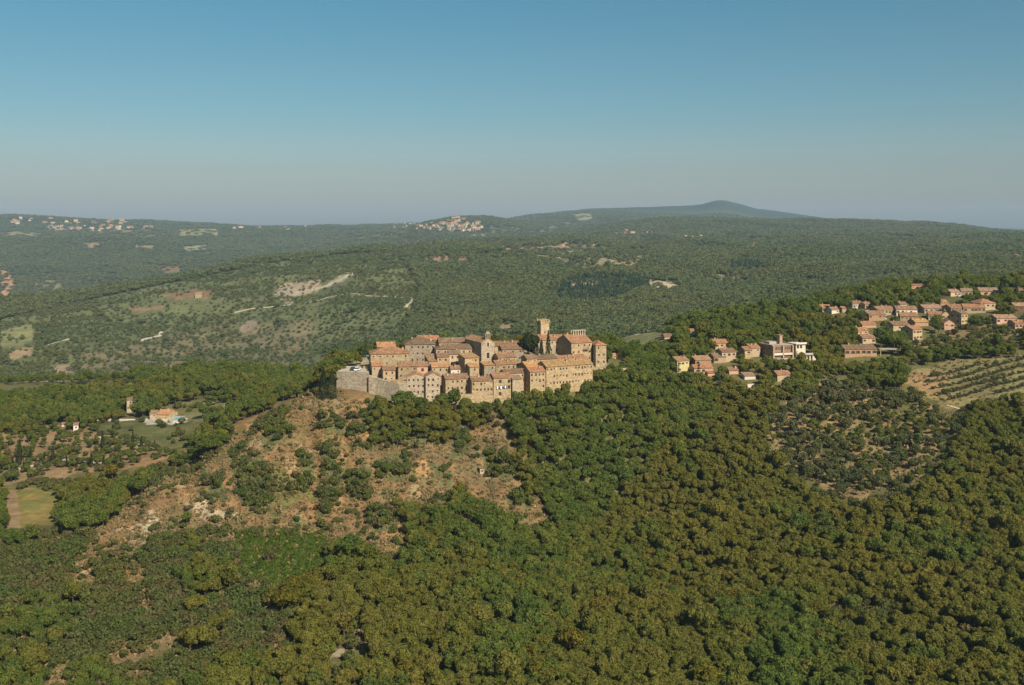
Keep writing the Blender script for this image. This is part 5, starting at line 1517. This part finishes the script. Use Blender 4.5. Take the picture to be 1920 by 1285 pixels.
# straw and dry weeds on open ground near by
x, y, z = scatter(255, 560, 1.15, .52, 27)
px, py = pix_a(x, y, z); u = rng.uniform(0, 1, len(x))
k = inany([BROWN, RING]) & (u < .5) & (y < np.where(px < 705, 459, 450)) & ~((px > 650) & (y > 450)) | inany([GROVE]) & (u < .22) | inany([VINES]) & (u < .12) | inany(CLEAR) & (u < .6) | inany([LOWLEFT]) & (u < .25)
plant('tuft', x[k], y[k], z[k], .7, 1.9, 28, .35)

# far woods: one crown each while crowns can be told apart, bushier and wider apart further off
fx, fy, fs = [], [], []
yb = 1000.0
while yb < 8200:
    y2 = yb * 1.09
    sp = max(6.2, .0046 * yb)
    x, y, z = scatter(yb, y2, sp, .60, int(yb))
    fx.append(x); fy.append(y); fs.append(np.full(len(x), sp / 6.2)); yb = y2
x = np.concatenate(fx); y = np.concatenate(fy); fs = np.concatenate(fs)
z = ter(x, y); px, py = pix_a(x, y, z)
u = rng.uniform(0, 1, len(x))
ok = np.ones(len(x), bool)
for poly, y0, y1, c, a_, kk in FAR:
    jx, jy = jit(x, y, a_, max(8.0, a_ * np.median([y0, y1]) / F * 3), 1)
    inp = inpoly(px + jx, py + jy, poly)
    for hh_ in (3.0, 6.0):
        inp |= inpoly(px + jx, HZ - F * (z + hh_ * np.minimum(fs, 1.6) - ZC) / y + jy * .5, poly)
    ok &= ~(inp & (y > y0) & (y < y1) & (u > max(kk, .10) * .6))
mid = inpoly(px, py, MIDHILL) & (y < 2700)
cov = fbm(x / 90, y / 90, 81, 4)
ok &= ~(mid & (u > np.clip(.70 + cov * .45, .22, .98)))
ok &= ~((fbm(x / 260, y / 260, 83, 4) > .62) & (u > .45))
for hx, hy in TRACKPX:
    ok &= ~((np.abs(px - hx) < 3.6) & (py > hy - .8) & (py < hy + 4.2) & (y < 2900) & (u > .2))
for hx, hy in FARPOS:
    ok &= ~((np.abs(px - hx) < 3.4) & (py > hy - .4) & (py < hy + 4.6) & (u > .25))
ok &= ~((px < 245) & (np.abs(py - 727) < 3.0)) 
con = inpoly(px, py, CONIFERS) | inpoly(px, py, CONIFERS2)
con &= (y > 900) & (rng.uniform(0, 1, len(x)) < .75)
r = np.random.default_rng(91)
def plantfar(kind, m, lo, hi, seed):
    q = np.random.default_rng(seed); n = m.sum()
    s = fs[m] * q.uniform(lo, hi, n)
    s = np.where(mid[m], s * q.uniform(.22, .62, n) * np.where(q.uniform(0, 1, n) < .08, 1.7, 1), s)
    TREES[kind].append(np.stack([x[m], y[m], z[m], s, np.minimum(s, 1.7) * q.uniform(.6, 1.0, n), q.uniform(0, 6.283, n), q.integers(0, len(KINDS[kind]), n)], 1))
plantfar('distant', ok & ~con, .85, 1.35, 92)
plantfar('distantfir', ok & con, .75, 1.05, 93)

# ---- individuals: the largest of each kind in the picture; the rest of the wood as one object per kind
def tree(kind, name, label, cat, group, row, tlabel=None):
    cr, tk, jn = KINDS[kind][int(row[6])]
    o = bpy.data.objects.new(name, None); COL.objects.link(o); o.empty_display_size = .5
    o.location = (row[0], row[1], row[2]); o.rotation_euler = (0, 0, row[5]); o.scale = (row[3], row[3], row[4])
    tag(o, label, cat, group)
    for nm, me in (('crown', cr), ('trunk', tk)):
        c = bpy.data.objects.new(nm, me); COL.objects.link(c); c.parent = o
    return o

def wood(name, label, cat, rows, kind):
    """the uncountable rest: instances of this kind's trees on points of one object"""
    if not len(rows): return
    src = bpy.data.collections.new(kind + '_kinds')
    for k, v in enumerate(KINDS[kind]):
        src.objects.link(bpy.data.objects.new('%s_kind_%02d' % (kind, k), v[2]))
    me = bpy.data.meshes.new(name)
    me.vertices.add(len(rows)); me.vertices.foreach_set('co', rows[:, :3].astype(np.float32).ravel())
    for nm, ty, dat, key in (('scl', 'FLOAT_VECTOR', rows[:, [3, 3, 4]], 'vector'), ('rot', 'FLOAT_VECTOR', np.stack([rows[:, 5] * 0, rows[:, 5] * 0, rows[:, 5]], 1), 'vector'), ('var', 'INT', rows[:, 6], 'value')):
        at = me.attributes.new(nm, ty, 'POINT')
        at.data.foreach_set(key, dat.astype(np.int32 if ty == 'INT' else np.float32).ravel())
    o = link(name, me)
    g = bpy.data.node_groups.new(name, 'GeometryNodeTree')
    g.interface.new_socket('Geometry', in_out='INPUT', socket_type='NodeSocketGeometry'); g.interface.new_socket('Geometry', in_out='OUTPUT', socket_type='NodeSocketGeometry')
    gi, go = g.nodes.new('NodeGroupInput'), g.nodes.new('NodeGroupOutput')
    ip = g.nodes.new('GeometryNodeInstanceOnPoints'); ci = g.nodes.new('GeometryNodeCollectionInfo')
    ci.inputs['Collection'].default_value = src; ci.inputs['Separate Children'].default_value = True; ci.inputs['Reset Children'].default_value = True
    def at(nm, ty):
        a = g.nodes.new('GeometryNodeInputNamedAttribute'); a.data_type = ty; a.inputs['Name'].default_value = nm; return a.outputs['Attribute']
    g.links.new(gi.outputs[0], ip.inputs['Points']); g.links.new(ci.outputs[0], ip.inputs['Instance'])
    ip.inputs['Pick Instance'].default_value = True
    g.links.new(at('var', 'INT'), ip.inputs['Instance Index'])
    e2r = g.nodes.new('FunctionNodeEulerToRotation'); g.links.new(at('rot', 'FLOAT_VECTOR'), e2r.inputs[0])
    g.links.new(e2r.outputs[0], ip.inputs['Rotation']); g.links.new(at('scl', 'FLOAT_VECTOR'), ip.inputs['Scale'])
    g.links.new(ip.outputs[0], go.inputs[0])
    md = o.modifiers.new('grow', 'NODES'); md.node_group = g
    return tag(o, label, cat, kind='stuff')

def settle(kind, name, label, cat, group, limit, wname, wlabel, wcat, hgt, sel=None):
    rows = np.concatenate(TREES[kind])
    px = 960 + F * rows[:, 0] / rows[:, 1]; pt = HZ - F * (rows[:, 2] + hgt * rows[:, 4] - ZC) / rows[:, 1]
    big = rows[:, 3] / rows[:, 1]
    vis = (px > 0) & (px < 1920) & (pt < 1270)
    if sel is not None: vis &= sel(rows)
    order = np.argsort(-np.where(vis, big, 0))[:limit]
    order = order[vis[order]]
    for i in order: tree(kind, name, label, cat, group, rows[i])
    rest = np.ones(len(rows), bool); rest[order] = False
    wood(wname, wlabel, wcat, rows[rest], kind)
settle('oak', 'oak_tree', 'rounded olive-green oak in the dense wood of the foreground', 'tree', 'oaks of the foreground wood', 300, 'oak_wood', 'dense olive-green oak wood covering the near valley', 'wood', 7)
settle('broadleaf', 'broadleaf_tree', 'fresh green leafy tree in the nearer valley woods', 'tree', 'green leafy trees of the nearer woods', 300, 'green_wood', 'mixed green wood on the ravine sides and behind the villages', 'wood', 7)
settle('golden', 'yellowing_tree', 'yellowing tree standing out of the green wood', 'tree', 'yellowing trees in the wood', 200, 'yellow_wood', 'yellowing trees in the wood', 'wood', 6)
onslope = lambda rw: inpoly(960 + F * rw[:, 0] / rw[:, 1], HZ - F * (rw[:, 2] - ZC) / rw[:, 1], BROWN)
settle('shrub', 'shrub', 'low grey-green bush on the dry brown slope below the village', 'bush', 'bushes on the dry brown slope', 300, 'undergrowth', 'bushes and undergrowth between the trees and on open ground', 'undergrowth', 1.6, onslope)
settle('olive', 'olive_tree', 'small silvery olive tree of the groves on the right slope', 'tree', 'olive trees of the right slope', 300, 'olive_grove', 'further olive trees on the right slope', 'olive grove', 3)
wood('dry_grass', 'straw-coloured dry grass and weeds on the open slopes', 'dry grass', np.concatenate(TREES['tuft']), 'tuft')
wood('green_creeper', 'bright green creepers smothering the hollow at the foot of the brown slope', 'creepers', np.concatenate(TREES['creeper']), 'creeper')
wood('distant_woodland', 'hazy green woodland and scrub covering the far hills', 'woodland', np.concatenate(TREES['distant']), 'distant')
wood('conifer_plantation', 'dark bluish conifer plantation on the far slope', 'wood', np.concatenate(TREES['distantfir']), 'distantfir')

# ---- single trees the photograph shows
def single(kind, base_h, name, label, px, pyb, hpx, cat='tree', group=None, Y=None, wide=1.0, ymin=300, var=0):
    if Y is None:
        x, y, z = hit(px, pyb, ymin)
    else:
        y = Y; x = (px - 960) / F * y; z = tz(x, y)
        hpx = (HZ - F * (z - ZC) / y) - (pyb - hpx)
    s = hpx * y / F / base_h
    return tree(kind, name, label, cat, group, (x, y, z, s * wide, s, (px * 7.3) % 6.28, var % len(KINDS[kind])))
single('bushy_cypress', 11.7, 'cypress_tree', 'massive dark cypress in front of the rampart, left of two', 606, 750, 62, Y=449, wide=.80)
single('bushy_cypress', 11.7, 'cypress_tree', 'massive dark cypress in front of the rampart, right of two', 622, 746, 54, Y=451, wide=.9, var=1)
single('cedar', 12, 'cedar_tree', 'dark spreading cedar behind the left end of the village', 686, 672, 42, Y=505, wide=.75)
for i, (a, yb, h, w, lb) in enumerate([(617, 692, 26, 1.3, 'leafy tree behind the two massive cypresses'), (636, 690, 32, 1.2, 'bright green round tree above the left part of the rampart'),
        (652, 688, 38, 1.2, 'tall leafy tree above the middle of the rampart'), (668, 688, 30, 1.0, 'yellow-green tree beside the parked cars'), (676, 690, 22, 1, 'small leafy tree beside the gatehouse wall')]):
    single('broadleaf' if i != 3 else 'golden', 7.6, 'leafy_tree', lb, a, yb, h, Y=486 + i * 2, wide=w, var=i)
single('broadleaf', 7.6, 'leafy_tree', 'big dark round tree hiding the end of the sloping wall', 755, 752, 28, Y=443, wide=1.3)
single('broadleaf', 7.6, 'leafy_tree', 'leafy tree in front of the right gabled house', 789, 750, 18, Y=443, wide=1.2, var=2)
single('broadleaf', 7.6, 'leafy_tree', 'dark round tree at the foot of the shadowed house wall', 854, 747, 27, Y=444, wide=1.0, var=3)
single('broadleaf', 7.6, 'leafy_tree', 'bushy tree left of the dark round tree at the wall foot', 829, 750, 22, Y=443, wide=1.2, var=4)
for i, (a, t, yy, lb) in enumerate([(872, 741, 443, 'leafy tree under the front house with the shadowed wall'), (893, 744, 442, 'leafy tree under the left part of the long low front house'),
        (912, 741, 442, 'leafy tree under the right part of the long low front house'), (932, 743, 443, 'bushy tree just left of the laundry house foot'), (952, 741, 444, 'tree at the foot of the laundry house'),
        (969, 727, 446, 'tall tree before the shaded shed'), (986, 725, 448, 'tree at the left foot of the tall corner house'), (1006, 721, 449, 'tree at the right foot of the tall corner house'),
        (1030, 722, 452, 'leafy tree under the left end of the long row house'), (1061, 705, 457, 'tall tree before the middle of the long row house'), (1098, 712, 464, 'small tree before the right end of the long row house')]):
    single('broadleaf', 7.2, 'leafy_tree', lb, a, t + 20, 20, Y=yy, wide=.85 if i != 9 else .6, var=i)
M['evergreen'] = leaf_mat('evergreen', (.030, .044, .018), (.034, .050, .020), (.040, .054, .022), (.044, .056, .022))
make_kind('evergreen', 1, f_round('evergreen', 2.8, 5.4, 1.2, 14, 900, .5, seed=300))
single('evergreen', 6.4, 'holm_oak', 'big dense dark evergreen oak left of the tower', 991, 663, 40, Y=491, wide=.95)
single('cypress', 8.2, 'cypress_tree', 'tall slim cypress in front of the tower palazzo', 1028, 664, 44, Y=496, wide=1.0)
single('cypress', 8.2, 'cypress_tree', 'slim cypress beside the evergreen oak, left of two', 1007, 665, 28, Y=495, wide=1.15, var=1)
single('cypress', 8.2, 'cypress_tree', 'slim cypress beside the evergreen oak, right of two', 1014, 665, 26, Y=495.5, wide=1.15, var=2)
for i, (a, b, h) in enumerate([(1310, 728, 48), (1348, 738, 44)]):
    single('cedar', 12, 'cedar_tree', ['dark cedar below the orange lean-to, left of two', 'dark cedar below the orange lean-to, right of two'][i], a, b, h, wide=.75, var=i, ymin=440)
single('cedar', 12, 'cedar_tree', 'dark cedar in front of the yellow house', 1272, 706, 26, wide=.8, ymin=440)
single('cedar', 12, 'cedar_tree', 'bluish cedar in front of the stepped white house', 1494, 690, 30, wide=.85, var=2, ymin=440)
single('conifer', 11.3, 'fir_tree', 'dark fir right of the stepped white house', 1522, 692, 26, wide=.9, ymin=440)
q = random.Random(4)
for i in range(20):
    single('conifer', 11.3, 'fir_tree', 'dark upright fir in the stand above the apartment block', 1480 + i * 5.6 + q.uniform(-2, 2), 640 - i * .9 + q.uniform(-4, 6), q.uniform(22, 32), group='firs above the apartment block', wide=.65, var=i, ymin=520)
for i, (a, b, h) in enumerate([(192, 841, 33), (211, 833, 20), (225, 832, 12), (249, 840, 31), (265, 841, 24), (290, 838, 14)]):
    single('cypress', 8.2, 'cypress_tree', 'slim young cypress along the garden path below the villa', a, b, h, group='cypresses along the garden path', wide=1.15, var=i)
for i, (a, b, h) in enumerate([(37, 873, 48), (57, 865, 26), (83, 872, 24), (99, 868, 32), (125, 876, 22), (171, 877, 30), (194, 878, 24), (217, 876, 22), (44, 880, 16), (112, 874, 14), (24, 876, 20), (8, 880, 24), (144, 880, 18)]):
    single('cypress', 8.2, 'cypress_tree', 'dark cypress along the lower drive on the left', a, b, h, group='cypresses along the lower drive', wide=1.2, var=i)
for i, (a, b, h, lb) in enumerate([(252, 782, 30, 'leafy tree between the slender tower house and the villa'), (380, 785, 34, 'dark round tree right of the swimming pool'), (222, 786, 24, 'leafy tree behind the white retaining wall'),
        (373, 866, 32, 'dense round tree at the left edge of the brown slope'), (402, 838, 26, 'dark leafy tree above the brown slope edge')]):
    single('broadleaf', 7.6, 'leafy_tree', lb, a, b, h, wide=1.15, var=i)
for i, (a, b, h, lb) in enumerate([(542, 820, 30, 'dark solitary bush high on the brown slope'), (766, 1006, 38, 'rounded solitary tree near the foot of the brown slope'), (744, 955, 30, 'olive-brown bush casting a dark shadow on the brown slope'), (697, 1016, 22, 'small round bush near the foot of the brown slope'), (350, 985, 30, 'rounded bush beside the pale rock outcrop')]):
    single('broadleaf', 7.6, 'solitary_bush', lb, a, b, h, cat='bush', wide=1.15, var=i)
for i, (a, b, h, lb) in enumerate([(1757, 612, 26, 'dark round tree between the hamlet houses and the dry slope'), (1683, 645, 34, 'dark tree left of the tall house with lit front'), (1830, 606, 22, 'round tree right of the tall narrow house'), (1650, 640, 30, 'dark tree below the wide brown house'), (1880, 630, 18, 'round bush on the dry ground at the right edge')]):
    single('broadleaf', 7.6, 'leafy_tree', lb, a, b, h, wide=1.3, var=i, ymin=480)
for i, (a, b, h) in enumerate([(1877, 556, 30), (1884, 557, 26), (1906, 556, 28)]):
    single('cypress', 8.2, 'cypress_tree', 'tall dark cypress at the top right of the hamlet', a, b, h, group='cypresses at the top right of the hamlet', wide=1.5, var=i, ymin=600)

# ------------------------------------------------------------------ the air: one box of thin even haze round the whole place
mb = MB(); mb.box(-15000, 15000, -300, 15600, float(Z.min()) - 1.0, ZC + 330)
hm = bpy.data.materials.new('haze'); hm.use_nodes = True
hn = hm.node_tree
hn.nodes.remove(hn.nodes['Principled BSDF'])
pv = hn.nodes.new('ShaderNodeVolumePrincipled')
pv.inputs['Color'].default_value = (.54, .74, .94, 1)
pv.inputs['Density'].default_value = 5.2e-5
pv.inputs['Anisotropy'].default_value = 0.0
hn.links.new(pv.outputs[0], hn.nodes['Material Output'].inputs['Volume'])
hz = link('haze', mb.mesh('haze', hm))
tag(hz, 'thin blue haze over the far hills', 'haze', kind='stuff')
